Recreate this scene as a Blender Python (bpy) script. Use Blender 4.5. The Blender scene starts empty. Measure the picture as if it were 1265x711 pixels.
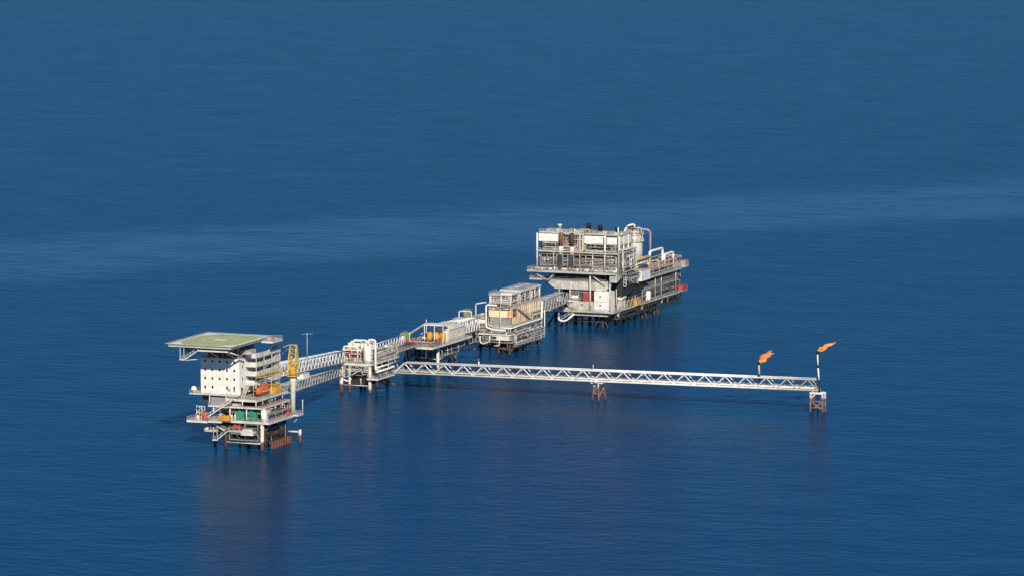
import bpy, bmesh, math, random
from mathutils import Vector, Matrix, noise
V = Vector
PI = math.pi
R = math.radians
scene = bpy.context.scene
COL = scene.collection

# ------------------------------------------------------------------ mesh builder
class MB:
    def __init__(s):
        s.v = []; s.f = []; s.smooth = []
    def add(s, verts, faces, smooth=False):
        n = len(s.v)
        s.v += [tuple(p) for p in verts]
        for f in faces:
            s.f.append(tuple(i + n for i in f)); s.smooth.append(smooth)
        return s
    def box(s, x0, x1, y0, y1, z0, z1):
        if x1 < x0: x0, x1 = x1, x0
        if y1 < y0: y0, y1 = y1, y0
        if z1 < z0: z0, z1 = z1, z0
        p = [(x0,y0,z0),(x1,y0,z0),(x1,y1,z0),(x0,y1,z0),(x0,y0,z1),(x1,y0,z1),(x1,y1,z1),(x0,y1,z1)]
        return s.add(p, [(3,2,1,0),(4,5,6,7),(0,1,5,4),(1,2,6,5),(2,3,7,6),(3,0,4,7)])
    def prism(s, pts, axis, a0, a1):
        """2-D polygon (counter-clockwise) pushed along an axis: 'x' takes (y,z), 'y' takes (x,z), 'z' takes (x,y)."""
        def at(p, a):
            return (a, p[0], p[1]) if axis == 'x' else (p[0], a, p[1]) if axis == 'y' else (p[0], p[1], a)
        n = len(pts)
        v = [at(p, a0) for p in pts] + [at(p, a1) for p in pts]
        f = [tuple(range(n))[::-1], tuple(range(n, 2*n))] + [(i, (i+1) % n, n+(i+1) % n, n+i) for i in range(n)]
        return s.add(v, f)
    def tube(s, p, q, r, n=8, r2=None, cap=True):
        p, q = V(p), V(q); d = q - p
        if d.length < 1e-6: return s
        d.normalize()
        a = d.orthogonal().normalized(); b = d.cross(a)
        r2 = r if r2 is None else r2
        vs = []
        for c, rr in ((p, r), (q, r2)):
            for i in range(n):
                t = 2*PI*i/n + PI/n
                vs.append(c + (a*math.cos(t) + b*math.sin(t))*rr)
        f = [(i, (i+1) % n, n+(i+1) % n, n+i) for i in range(n)]
        s.add(vs, f, n > 6)
        if cap:
            k = len(s.v) - 2*n
            s.f.append(tuple(range(k, k+n))[::-1]); s.smooth.append(False)
            s.f.append(tuple(range(k+n, k+2*n))); s.smooth.append(False)
        return s
    def bar(s, p, q, w, h=None):
        """A square bar between two points, upright sides."""
        h = h or w
        p, q = V(p), V(q); d = (q-p).normalized()
        up = V((0,0,1)) if abs(d.z) < .95 else V((0,1,0))
        a = d.cross(up).normalized(); b = a.cross(d)
        vs = []
        for c in (p, q):
            for i, j in ((-1,-1),(1,-1),(1,1),(-1,1)):
                vs.append(c + a*i*w/2 + b*j*h/2)
        return s.add(vs, [(3,2,1,0),(4,5,6,7),(0,1,5,4),(1,2,6,5),(2,3,7,6),(3,0,4,7)])
    def path(s, pts, r, n=8, bend=None):
        """A pipe along a polyline with rounded elbows."""
        pts = [V(p) for p in pts]
        bend = r*2.4 if bend is None else bend
        line = [pts[0]]
        for i in range(1, len(pts)-1):
            a, b, c = pts[i-1], pts[i], pts[i+1]
            k = min(bend, (a-b).length*.45, (c-b).length*.45)
            p0 = b + (a-b).normalized()*k; p1 = b + (c-b).normalized()*k
            for t in (0, .25, .5, .75, 1):
                line.append(p0*(1-t)**2 + b*2*t*(1-t) + p1*t*t)
        line.append(pts[-1])
        prev = None; vs = []; m = len(line)
        for i, p in enumerate(line):
            d = (line[min(i+1, m-1)] - line[max(i-1, 0)]).normalized()
            a = d.orthogonal().normalized() if prev is None else (prev - d*prev.dot(d)).normalized()
            prev = a; b = d.cross(a)
            for j in range(n):
                t = 2*PI*j/n
                vs.append(p + (a*math.cos(t) + b*math.sin(t))*r)
        f = [(i*n+j, i*n+(j+1) % n, (i+1)*n+(j+1) % n, (i+1)*n+j) for i in range(m-1) for j in range(n)]
        s.add(vs, f, True)
        k = len(s.v) - m*n
        s.f.append(tuple(range(k, k+n))[::-1]); s.smooth.append(False)
        s.f.append(tuple(range(k+(m-1)*n, k+m*n))); s.smooth.append(False)
        return s
    def lathe(s, prof, c, n=20, axis='z'):
        """prof: (radius, height) from bottom to top round an upright (or lying) axis through c."""
        c = V(c); vs = []
        for r, h in prof:
            for i in range(n):
                t = 2*PI*i/n
                x, y = r*math.cos(t), r*math.sin(t)
                vs.append(c + (V((x, y, h)) if axis == 'z' else V((h, x, y)) if axis == 'x' else V((y, h, x))))
        m = len(prof)
        f = [(i*n+j, i*n+(j+1) % n, (i+1)*n+(j+1) % n, (i+1)*n+j) for i in range(m-1) for j in range(n)]
        s.add(vs, f, True)
        k = len(s.v) - m*n
        s.f.append(tuple(range(k, k+n))[::-1]); s.smooth.append(False)
        s.f.append(tuple(range(k+(m-1)*n, k+m*n))); s.smooth.append(False)
        return s
    def vessel(s, c, r, h, n=20):
        return s.lathe([(r*.45,0),(r*.8,r*.14),(r,r*.42),(r,h-r*.42),(r*.8,h-r*.14),(r*.35,h)], c, n)
    def drum(s, c, r, h, axis='z', n=18):
        return s.lathe([(r*.94,0),(r,r*.08),(r,h-r*.08),(r*.94,h)], c, n, axis)
    def build(s, name, m, parent=None):
        me = bpy.data.meshes.new(name)
        off = base(parent)
        me.from_pydata([(x-off.x, y-off.y, z-off.z) for x, y, z in s.v], [], s.f)
        me.polygons.foreach_set('use_smooth', s.smooth)
        me.materials.append(m)
        me.update()
        o = bpy.data.objects.new(name, me)
        COL.objects.link(o)
        if parent is not None: o.parent = parent
        return o

BASE = {}
def base(o):
    while o is not None:
        if o.name in BASE: return BASE[o.name]
        o = o.parent
    return V((0,0,0))

def thing(name, label, cat, loc, group=None):
    o = bpy.data.objects.new(name, None)
    COL.objects.link(o); o.location = loc; o.empty_display_size = .5
    BASE[o.name] = V(loc)
    o['label'] = label; o['category'] = cat
    if group: o['group'] = group
    return o
def tag(o, label, cat, group=None):
    o['label'] = label; o['category'] = cat
    if group: o['group'] = group
    return o
def dup(root, shift, label):
    """A copy of a thing and of each of its parts and sub-parts."""
    r = root.copy(); COL.objects.link(r)
    r.location = root.location + V(shift)
    BASE[r.name] = BASE[root.name] + V(shift)
    r['label'] = label
    for ch in list(root.children):
        c = ch.copy(); COL.objects.link(c); c.parent = r
        for g in list(ch.children):
            d = g.copy(); COL.objects.link(d); d.parent = c
    return r

# ------------------------------------------------------------------ materials
def nodes(name):
    m = bpy.data.materials.new(name); m.use_nodes = True
    nt = m.node_tree
    return m, nt, nt.nodes, nt.links, nt.nodes['Principled BSDF']
def paint(name, col, rust=.25, dirt=.35, rough=.5, rustcol=(.19,.075,.03), splash=None, scale=.35, splashcol=(.2,.075,.04), rscale=1.1):
    """Weathered paint: blotchy dirt, rust patches, runs; with SPLASH, bare rusty steel below that height."""
    m, nt, N, L, b = nodes(name)
    tc = N.new('ShaderNodeNewGeometry')
    def nz(sc, det, stretch=None):
        n = N.new('ShaderNodeTexNoise'); n.inputs['Scale'].default_value = sc; n.inputs['Detail'].default_value = det
        n.inputs['Roughness'].default_value = .65
        if stretch:
            mp = N.new('ShaderNodeMapping'); mp.inputs['Scale'].default_value = stretch
            L.new(tc.outputs['Position'], mp.inputs['Vector']); L.new(mp.outputs[0], n.inputs['Vector'])
        else: L.new(tc.outputs['Position'], n.inputs['Vector'])
        return n
    def ramp(src, a, c, lo=0, hi=1):
        r = N.new('ShaderNodeMapRange'); r.inputs[1].default_value = a; r.inputs[2].default_value = c
        r.inputs[3].default_value = lo; r.inputs[4].default_value = hi
        L.new(src, r.inputs[0]); return r.outputs[0]
    def mix(fac, c1, c2):
        x = N.new('ShaderNodeMix'); x.data_type = 'RGBA'
        L.new(fac, x.inputs[0])
        for s, c in ((6, c1), (7, c2)):
            if isinstance(c, tuple): x.inputs[s].default_value = (*c, 1)
            else: L.new(c, x.inputs[s])
        return x.outputs[2]
    d = nz(scale, 8)
    d2 = nz(1.7, 3, (1,1,.4))
    k = 1 - dirt
    c = mix(ramp(d.outputs['Fac'], .35, .68), tuple(col), tuple(v*k*w for v, w in zip(col, (1,.97,.9))))
    c = mix(ramp(d2.outputs['Fac'], .50, .70, 0, .65), c, tuple(v*(1-dirt)*w*.7 for v, w in zip(col, (1,.96,.88))))
    if rust > 0:
        s1 = nz(rscale, 7, (1.0, 1.0, .28))
        lo = .74 - .22*rust
        c = mix(ramp(s1.outputs['Fac'], lo, lo+.12, 0, min(1, .45+rust)), c, tuple(rustcol))
    if splash is not None:
        sx = N.new('ShaderNodeSeparateXYZ'); L.new(tc.outputs['Position'], sx.inputs[0])
        e = nz(.9, 4)
        ad = N.new('ShaderNodeMath'); ad.operation = 'MULTIPLY_ADD'
        L.new(e.outputs['Fac'], ad.inputs[0]); ad.inputs[1].default_value = -1.6; L.new(sx.outputs[2], ad.inputs[2])
        c2 = mix(ramp(e.outputs['Fac'], .4, .65), splashcol, tuple(v*.5 for v in splashcol))
        c = mix(ramp(ad.outputs[0], splash-1.2, splash-.5, 1, 0), c, c2)
    L.new(c, b.inputs['Base Color'])
    b.inputs['Roughness'].default_value = rough
    b.inputs['Specular IOR Level'].default_value = .35
    return m
M = dict(
    white  = paint('white_paint', (.70,.67,.60), .18, .34),
    bright = paint('clean_white_paint', (.78,.76,.70), .06, .16),
    truss  = paint('truss_white', (.76,.75,.72), .10, .2),
    cream  = paint('cream_paint', (.78,.70,.54), .30, .25),
    rusty  = paint('rust_streaked_cream', (.82,.66,.42), .95, .15, rustcol=(.55,.22,.065), rscale=.42),
    grey   = paint('grey_steel', (.30,.30,.29), .2, .35),
    lgrey  = paint('pale_grey_steel', (.50,.49,.45), .28, .42),
    dgrey  = paint('dark_steel', (.06,.065,.07), .25, .4),
    plate  = paint('deck_plate', (.44,.38,.34), .45, .3, rustcol=(.30,.14,.09)),
    pink   = paint('primer_pipe', (.44,.29,.25), .35, .3, rustcol=(.32,.10,.07)),
    roof   = paint('grey_roof', (.42,.41,.37), .2, .3),
    orusty = paint('orange_rust', (.62,.30,.12), .6, .3, rustcol=(.40,.13,.05)),
    rust   = paint('rusted_steel', (.25,.10,.055), .4, .45, .8, rustcol=(.12,.05,.03)),
    brown  = paint('brown_steel', (.085,.06,.05), .4, .4, .8, rustcol=(.16,.07,.04)),
    tan    = paint('tan_pipe', (.50,.35,.17), .3, .25),
    cellar = paint('shaded_cellar_steel', (.03,.03,.034), .2, .4, .8),  # near-black: shade under and between decks is put into the colour
    stain  = paint('streaked_grey_white', (.60,.57,.50), .35, .45, rscale=.7),
    black  = paint('soot_black', (.02,.02,.022), .15, .3, .8),
    leg    = paint('leg_paint', (.66,.62,.54), .3, .3, splash=3.0, splashcol=(.16,.065,.04)),
    wleg   = paint('pale_leg_paint', (.70,.65,.54), .3, .3, splash=1.4, splashcol=(.16,.08,.05)),
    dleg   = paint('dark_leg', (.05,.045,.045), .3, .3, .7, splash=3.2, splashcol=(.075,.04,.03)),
    yellow = paint('crane_yellow', (.62,.41,.07), .25, .3),
    orange = paint('lifeboat_orange', (.62,.14,.04), .15, .35, .45),
    boomy  = paint('faded_boom_yellow', (.50,.37,.12), .25, .3),
    amber  = paint('amber_paint', (.68,.31,.04), .3, .3),
    red    = paint('red_paint', (.46,.085,.065), .2, .35),
    green  = paint('green_paint', (.04,.27,.17), .15, .35),
    olive  = paint('olive_green', (.24,.31,.14), .1, .3),
    deckgr = paint('helideck_green', (.48,.52,.24), .5, .22, .7, rustcol=(.64,.60,.38), scale=.2),
    mark   = paint('marking_white', (.82,.82,.76), .05, .12, .7),
    ring   = paint('marking_yellow', (.62,.56,.30), .3, .2, .7, rustcol=(.46,.47,.25)),
    net    = paint('net_grey', (.55,.54,.50), .1, .2),
    silver = paint('aluminium_cladding', (.58,.57,.54), .12, .2, .4),
)
def glass():
    m, nt, N, L, b = nodes('dark_glass')
    b.inputs['Base Color'].default_value = (.012,.016,.022,1); b.inputs['Roughness'].default_value = .08
    return m
M['glass'] = glass()

# ------------------------------------------------------------------ shared pieces
def railing(parent, pts, h=1.15, m='lgrey', step=1.9, name='railing', r=.055):
    """Posts, two rails and a toe plate along an open line of points (deck level)."""
    b = MB(); pts = [V(p) for p in pts]
    for a, c in zip(pts, pts[1:]):
        L = (c-a).length; n = max(1, round(L/step))
        for i in range(n+1):
            p = a.lerp(c, i/n)
            b.tube(p, p+V((0,0,h)), r, 5)
        for zz in (h, h*.55):
            b.tube(a+V((0,0,zz)), c+V((0,0,zz)), r*.9, 5)
        b.bar(a+V((0,0,.1)), c+V((0,0,.1)), .05, .2)
    return b.build(name, M[m], parent)
def rect(u0, u1, v0, v1, z): return [(u0,v0,z),(u1,v0,z),(u1,v1,z),(u0,v1,z),(u0,v0,z)]
def deck(parent, u0, u1, v0, v1, z, depth=.7, m='plate', edge='white', rail=True, railpts=None, step=4.0):
    """Plate, deep edge girders with joists below, and a railing."""
    MB().box(u0+.06, u1-.06, v0+.06, v1-.06, z-.14, z).build('deck_plate', M[m], parent)
    g = MB(); t = .28
    g.box(u0, u1, v0, v0+t, z-depth, z-.145).box(u0, u1, v1-t, v1, z-depth, z-.145)
    g.box(u0, u0+t, v0+t, v1-t, z-depth, z-.145).box(u1-t, u1, v0+t, v1-t, z-depth, z-.145)
    # lip so the plate ends flush behind the girder
    g.box(u0-.03, u1+.03, v0-.03, v0+.05, z-.16, z+.03).box(u0-.03, u1+.03, v1-.05, v1+.03, z-.16, z+.03)
    g.box(u0-.03, u0+.05, v0+.05, v1-.05, z-.16, z+.03).box(u1-.05, u1+.03, v0+.05, v1-.05, z-.16, z+.03)
    n = max(1, round((u1-u0)/step))
    for i in range(1, n):
        x = u0 + (u1-u0)*i/n
        g.box(x-.1, x+.1, v0+t, v1-t, z-depth+.1, z-.15)
    g.build('edge_girder', M[edge], parent)
    if rail: railing(parent, railpts or rect(u0+.05, u1-.05, v0+.05, v1-.05, z+.03))
def column(parent, u, v, z0, z1, r=.3, m='white', n=10, name='column'):
    return MB().tube((u,v,z0), (u,v,z1), r, n).build(name, M[m], parent)
def brace(parent, p, q, r=.22, m='white', name='brace'):
    return MB().tube(p, q, r, 8).build(name, M[m], parent)
def pipe(parent, pts, r=.2, m='white', name='pipe', bend=None):
    return MB().path(pts, r, 8, bend).build(name, M[m], parent)
def stair(parent, p, q, w=.9, m='white', name='stair', rails=True):
    """A flight of steps from foot P to head Q."""
    p, q = V(p), V(q); d = q-p; flat = V((d.x, d.y, 0)).normalized(); s = V((-flat.y, flat.x, 0))*w/2
    b = MB()
    for k in (-1, 1):
        b.bar(p+s*k, q+s*k, .1, .34)
        if rails:
            up = V((0,0,1.05))
            b.tube(p+s*k+up, q+s*k+up, .05, 5)
            n = max(2, round(d.length/1.8))
            for i in range(n+1):
                c = p.lerp(q, i/n) + s*k
                b.tube(c, c+up, .045, 5)
    n = max(3, round(d.length/.4))
    for i in range(n):
        c = p.lerp(q, (i+.5)/n)
        a = c - flat*.13; e = c + flat*.13
        b.bar(a, e, w*.96, .04)
    return b.build(name, M[m], parent)
PIPES, TANGLE = {}, {}
def pipe_maze(parent, bx, seed, m='lgrey', r=.12, turns=9, name='pipework', tangle=False):
    """One continuous pipe that wanders along the axes inside a box, as process piping does."""
    rnd = random.Random(seed)
    u0, u1, v0, v1, z0, z1 = bx
    p = [rnd.uniform(u0,u1), rnd.uniform(v0,v1), rnd.uniform(z0,z1)]
    pts = [tuple(p)]; last = -1
    for k in range(turns):
        ax = rnd.choice([a for a in (0, 1, 2) if a != last]); last = ax
        lo, hi = ((u0,u1),(v0,v1),(z0,z1))[ax]
        new = rnd.uniform(lo, hi)
        if abs(new-p[ax]) < max(.6, .25*(hi-lo)): new = lo if p[ax] > (lo+hi)/2 else hi
        if abs(new-p[ax]) < .3: continue
        p[ax] = new; pts.append(tuple(p))
    if len(pts) < 2: return
    k = PIPES.get(parent.name, 0)
    if tangle or k >= 90:
        TANGLE.setdefault(parent.name, (parent, []))[1].append((MB().path(pts, r, 5), m))
    else:
        PIPES[parent.name] = k+1
        MB().path(pts, r, 6).build(name, M[m], parent)
def mazes(parent, bx, n, seed, mats=('lgrey','white','grey','pink'), r=(.09,.2), turns=9):
    rnd = random.Random(seed*7+1)
    for i in range(n):
        pipe_maze(parent, bx, seed*100+i, rnd.choice(mats), rnd.uniform(*r), turns)
    for i in range(int(n*1.5)):
        pipe_maze(parent, bx, seed*100+50+i, rnd.choice(mats + ('cellar','dgrey','dgrey')), rnd.uniform(.06,.13), turns+3, tangle=True)
def build_tangles():
    """The fine piping of each platform that nobody could count, as one mesh."""
    for parent, lst in TANGLE.values():
        ms = sorted({m for _, m in lst}); b = MB(); idx = []
        for p, m in lst:
            n = len(b.v); b.v += p.v; b.smooth += p.smooth
            b.f += [tuple(i+n for i in f) for f in p.f]; idx += [ms.index(m)]*len(p.f)
        o = b.build('fine_pipework', M[ms[0]], parent)
        for m in ms[1:]: o.data.materials.append(M[m])
        o.data.polygons.foreach_set('material_index', idx); o['kind'] = 'stuff'
def skid(parent, u, v, z, w, d, h, seed, mats=('lgrey','white','grey','cream')):
    """A small packaged unit: base frame with a body, a drum and a pipe rising out of it."""
    rnd = random.Random(seed); b = MB()
    b.box(u, u+w, v, v+d, z, z+.2)
    k = rnd.random()
    if k < .4:
        b.drum((u+w*.1, v+d*.5, z+.2+min(d, h)*.42), min(d, h)*.4, w*.8, 'x', 12)
        b.box(u+w*.25, u+w*.35, v+d*.3, v+d*.7, z+.2, z+.2+h*.2)
    elif k < .7:
        b.box(u+w*.08, u+w*.7, v+d*.1, v+d*.9, z+.2, z+h*.75)
        b.box(u+w*.15, u+w*.5, v+d*.2, v+d*.8, z+h*.75, z+h)
    else:
        b.vessel((u+w*.35, v+d*.5, z+.2), min(w, d)*.32, h, 12)
    b.path([(u+w*.85, v+d*.5, z+.2), (u+w*.85, v+d*.5, z+h*.8), (u+w*.4, v+d*.5, z+h*.8)], .1, 6)
    return b.build('equipment_skid', M[rnd.choice(mats)], parent)
def warren(b, P, Q, h, n, rc, rd, up=V((0,0,1)), start=True):
    """A Warren truss panel in builder b: chords from P to Q with N bays."""
    P, Q = V(P), V(Q)
    b.tube(P, Q, rc, 8); b.tube(P+up*h, Q+up*h, rc, 8)
    for i in range(n):
        a = P.lerp(Q, i/n); m = P.lerp(Q, (i+.5)/n) + up*h; c = P.lerp(Q, (i+1)/n)
        b.tube(a, m, rd, 6); b.tube(m, c, rd, 6)
    b.tube(P, P+up*h, rd, 6); b.tube(Q, Q+up*h, rd, 6)
def bridge(name, label, P, Q, w, h, n, rc=.2, rd=.13, m='truss', pipes=2, pm=('white','pink'), floor='lgrey', group=None, rails=False, sides=(-1, 1)):
    """A box truss bridge whose floor runs from P to Q along its middle."""
    P, Q = V(P), V(Q)
    t = thing(name, label, 'bridge', P.lerp(Q, .5), group)
    d = (Q-P); f = V((d.x, d.y, 0)).normalized(); s = V((-f.y, f.x, 0))*w/2
    for k in sides:
        b = MB(); warren(b, P+s*k, Q+s*k, h, n, rc, rd)
        b.build('truss_side', M[m], t)
    b = MB()
    for i in range(n if len(sides) == 2 else 0):
        a = P.lerp(Q, (i+.5)/n) + V((0,0,h))
        b.tube(a-s, a+s, rd*.8, 6)
        if i < n-1:
            c = P.lerp(Q, (i+1.5)/n) + V((0,0,h))
            b.tube(a-s*(1 if i % 2 else -1), c+s*(1 if i % 2 else -1), rd*.7, 6)
    if b.v: b.build('top_bracing', M[m], t)
    else: railing(t, [P-s+V((0,0,.1)), Q-s+V((0,0,.1))], 1.1, 'lgrey', 2.2)
    b = MB()
    b.bar(P+V((0,0,.12)), Q+V((0,0,.12)), w*.8, .12)
    for i in range(n+1):
        a = P.lerp(Q, i/n); b.bar(a-s*.98, a+s*.98, .22, .3)
    b.build('walkway', M[floor], t)
    for i in range(pipes):
        o = s*(-.7 + 1.4*(i+.5)/pipes)
        z = V((0,0,.42 + .35*(i % 2)))
        MB().tube(P+o+z, Q+o+z, .17 + .06*(i % 3), 8).build('pipe', M[pm[i % len(pm)]], t)
    if rails:
        for k in (-1, 1): railing(t, [P+s*.75*k+V((0,0,.2)), Q+s*.75*k+V((0,0,.2))], 1.1, 'lgrey', 2.5)
    return t
def window(parent, u, v, z, w=.85, h=1.0, face='v'):
    """A framed dark pane standing 3 cm proud of its wall; FACE 'v' looks to -v, 'u' looks to +u."""
    e = .12; d = .06
    fr = MB(); pn = MB()
    if face == 'v':
        for a in ((u-w/2-e, u-w/2, z-h/2-e, z+h/2+e), (u+w/2, u+w/2+e, z-h/2-e, z+h/2+e)):
            fr.box(a[0], a[1], v-d, v-.001, a[2], a[3])
        fr.box(u-w/2, u+w/2, v-d, v-.001, z-h/2-e, z-h/2).box(u-w/2, u+w/2, v-d, v-.001, z+h/2, z+h/2+e)
        pn.box(u-w/2+.002, u+w/2-.002, v-.03, v-.002, z-h/2+.002, z+h/2-.002)
    else:
        for a in ((v-w/2-e, v-w/2, z-h/2-e, z+h/2+e), (v+w/2, v+w/2+e, z-h/2-e, z+h/2+e)):
            fr.box(u+.001, u+d, a[0], a[1], a[2], a[3])
        fr.box(u+.001, u+d, v-w/2, v+w/2, z-h/2-e, z-h/2).box(u+.001, u+d, v-w/2, v+w/2, z+h/2, z+h/2+e)
        pn.box(u+.002, u+.03, v-w/2+.002, v+w/2-.002, z-h/2+.002, z+h/2-.002)
    o = fr.build('window', M['bright'], parent); pn.build('pane', M['glass'], o)
    return o

# ================================================================== LIVING QUARTERS PLATFORM
# world frame: x runs along the decks' front edges, y along the chain of platforms, z up from the water
t = LQ = thing('living_quarters_platform', 'white living quarters platform carrying the green helideck, crane and orange lifeboat', 'platform', (-8, 10, 0))
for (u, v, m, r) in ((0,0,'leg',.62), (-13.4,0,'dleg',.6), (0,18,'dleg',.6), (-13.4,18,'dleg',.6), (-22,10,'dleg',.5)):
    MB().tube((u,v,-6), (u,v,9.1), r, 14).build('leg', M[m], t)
for p, q, r, m in (((0,0,5.3),(0,9,9.0),.26,'white'), ((0,18,5),(0,10,9.0),.24,'lgrey'), ((0,0,2.3),(-13.4,0,2.3),.3,'cream'),
                   ((-13.4,0,2.3),(-22,10,5.0),.2,'brown'), ((0,18,2.3),(-13.4,18,2.3),.28,'brown'), ((-13.4,0,1.8),(-13.4,18,1.8),.28,'brown'),
                   ((-13.4,0,2.0),(-8,0,8.8),.24,'brown'), ((-13.4,0,2.0),(-17.5,1.5,8.9),.24,'dgrey'), ((0,18,1.0),(0,0,6.0),.24,'brown'),
                   ((-13.4,0,5.5),(-13.4,18,.5),.25,'brown'), ((0,18,6),(-13.4,18,.5),.25,'brown')):
    brace(t, p, q, r, m)
for k in range(4):
    MB().tube((-11+2.6*k, 6+2*k, -5), (-11+2.6*k, 6+2*k, 9), .28, 8).build('conductor', M['dleg'], t)  # dark pipes added to thicken the darkness below the deck
MB().box(-12.6,-1.2,3.5,17,2.6,8.6).build('cellar_module', M['cellar'], t)  # dark boxes added so the space under the deck reads as shade
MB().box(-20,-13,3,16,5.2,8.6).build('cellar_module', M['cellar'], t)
# boat landing on the crane side
bl = MB()
for z in (.4, 1.2, 2.0): bl.bar((1.3,4.6,z), (1.3,20,z), .42, .45)
for k in range(8):
    v = 4.9 + 2.1*k; bl.bar((1.55,v,-.8), (1.55,v,2.5), .34)
bl.box(-1.4, 1.05, 5, 19.6, 2.05, 2.2)
for v in (5, 12.5, 19.5): bl.bar((-1.0,v,2.0), (1.0,v,2.0), .3)
BL = bl.build('boat_landing', M['rust'], t)
MB().tube((4.6,20.6,-2), (4.6,20.6,4.6), .5, 12).build('fender_pile', M['leg'], t)
MB().tube((4.0,20.6,3.8), (.4,20.3,3.8), .32, 8).build('fender_arm', M['white'], t)
pipe_maze(t, (-1,.6, 6,17, 2.4,5.2), 5, 'olive', .16, 9)
mazes(t, (-12,-1, -.5,3, 2.6,8.6), 7, 11, ('brown','grey','brown','dgrey'))
mazes(t, (-.9,.8, 1,17, 2.6,8.6), 5, 16, ('brown','grey','brown','dgrey'))
for p, q in (((0,0,8.6),(-6.5,0,2.3)), ((-13.4,0,8.6),(-6.9,0,2.3)), ((0,18,8.8),(0,9,2.4)), ((0,.6,2.4),(0,9,8.8))): brace(t, p, q, .2, 'dgrey')
# sub-cellar walkway level
deck(t, -12, -1.9, -1.0, 8, 6.3, .5, 'plate', 'lgrey')
MB().box(-7.2,-2.8,-1.5,3,5.0,6.15).prism([(-7.0,6.35),(-3.0,6.35),(-3.5,7.1),(-6.6,7.1)], 'y', -1.1, 2.6).build('drain_tank', M['white'], t)
deck(t, -20.6, -16.0, -1.6, -.2, 5.9, .3, 'lgrey', 'lgrey')
stair(t, (-16.2,-.9,2.9), (-11.8,-.9,6.3))
deck(t, -17.6, -16.0, -1.7, -.1, 2.95, .3, 'lgrey', 'white')
for u in (-17.4, -16.1): column(t, u, -1.2, 2.9, 8.9, .14, 'white', 8, 'hanger')
stair(t, (-13.2,-1.5,6.3), (-18.6,-1.5,9.2))
# lower deck
deck(t, -18, 3.0, -1, 22.3, 9.7, .7, 'plate', 'white')
deck(t, -25.6, -18.05, -5.0, 6, 9.6, .6, 'plate', 'white')
deck(t, -18.0, -13.2, -4.2, -1.05, 9.62, .5, 'plate', 'white')
deck(t, 3.05, 4.9, 18.5, 22.8, 9.75, .4, 'plate', 'white')
column(t, 4.7, 22.6, 9.8, 14.6, .16, 'white', 8, 'lamp_post')
for p, q in (((-24,-4,9.0),(-18.3,0,6.6)), ((-24,5,9.0),(-18.3,6,6.0)), ((4.5,21,9.3),(2.6,20,7.0))): brace(t, p, q, .18, 'lgrey')
brace(t, (-18.3,0,6.6), (-13.4,0,5.0), .18, 'lgrey')
# mid deck, roof deck
deck(t, -19.5, .6, -1, 22.3, 14.5, .5, 'plate', 'white', railpts=[(-19.4,-.95,14.53),(-13,-.95,14.53)])
deck(t, -12.6, -1.6, -.8, 27.2, 17.0, .7, 'plate', 'white')
for u in (-17.6, -11.5, -5.4, .2):
    column(t, u, -.7, 9.7, 13.8, .24)
for v in (4.6, 10.2, 15.8, 21.6):
    column(t, .2, v, 9.7, 13.8, .24)
for u in (-19.1, -13, -7, -2.0): column(t, u, -.5, 14.5, 16.3 if u > -12 else 17.74, .2)
for v in (5, 10, 15, 21): column(t, -2.0, v, 14.5, 16.2, .2)
brace(t, (-5.4,-.7,9.8), (-5.4,4.0,13.8), .16, 'lgrey')
MB().box(-17, -4.5, 4, 20, 9.75, 13.75).build('equipment_room', M['cellar'], t)  # dark block added to darken the interior between the decks
MB().box(-17.5, -5.0, 3.5, 21, 14.55, 16.15).build('mid_shade_core', M['cellar'], t)  # near-black fill, painted shade for the gap above the mid deck
MB().box(-19.3, -12.7, 1.2, 3.5, 14.53, 17.0).build('grey_cladding', M['grey'], t)
MB().box(-12.3, -8.2, .8, 3.0, 14.53, 15.6).build('air_handler', M['lgrey'], t)
for i, (u, v, z, w, d, h) in enumerate(((-16.5,.4,9.75,2.2,2.2,2.6), (-3.2,5.5,9.75,2.2,2.4,2.4), (-2.6,9,9.75,2.4,2.4,2.9), (-2.6,13,9.75,2.4,2.6,2.2), (-2.4,16.6,9.75,2.2,2.2,2.6),
        (-4.4,11.5,14.55,2.6,2.6,1.5), (-23,-3.8,9.65,2.2,2,1.5), (-13.5,1.2,9.75,1.9,1.6,3.2), (-11,1.2,9.75,1.6,1.8,2.6),
        (-8.2,17,17.05,2.2,2.6,1.6), (-4.5,21,17.05,2,2.4,2))):
    skid(t, u, v, z, w, d, h, 40+i)
mazes(t, (-16,2, 1.0,3.6, 12,13.6), 5, 12)
mazes(t, (-3.4,2, 3,21, 12,13.6), 6, 13)
mazes(t, (-4,-1.2, 3,21, 15.2,16.1), 2, 14, ('grey','dgrey'))
stair(t, (-20.6,-2.2,9.65), (-13.4,-2.2,14.4), 1.2)
stair(t, (-13.2,-2.0,14.5), (-9.6,-2.0,17.0), 1.2)
deck(t, -13.4, -11.6, -2.9, -1.05, 14.45, .3, 'lgrey', 'white', rail=False)
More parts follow.
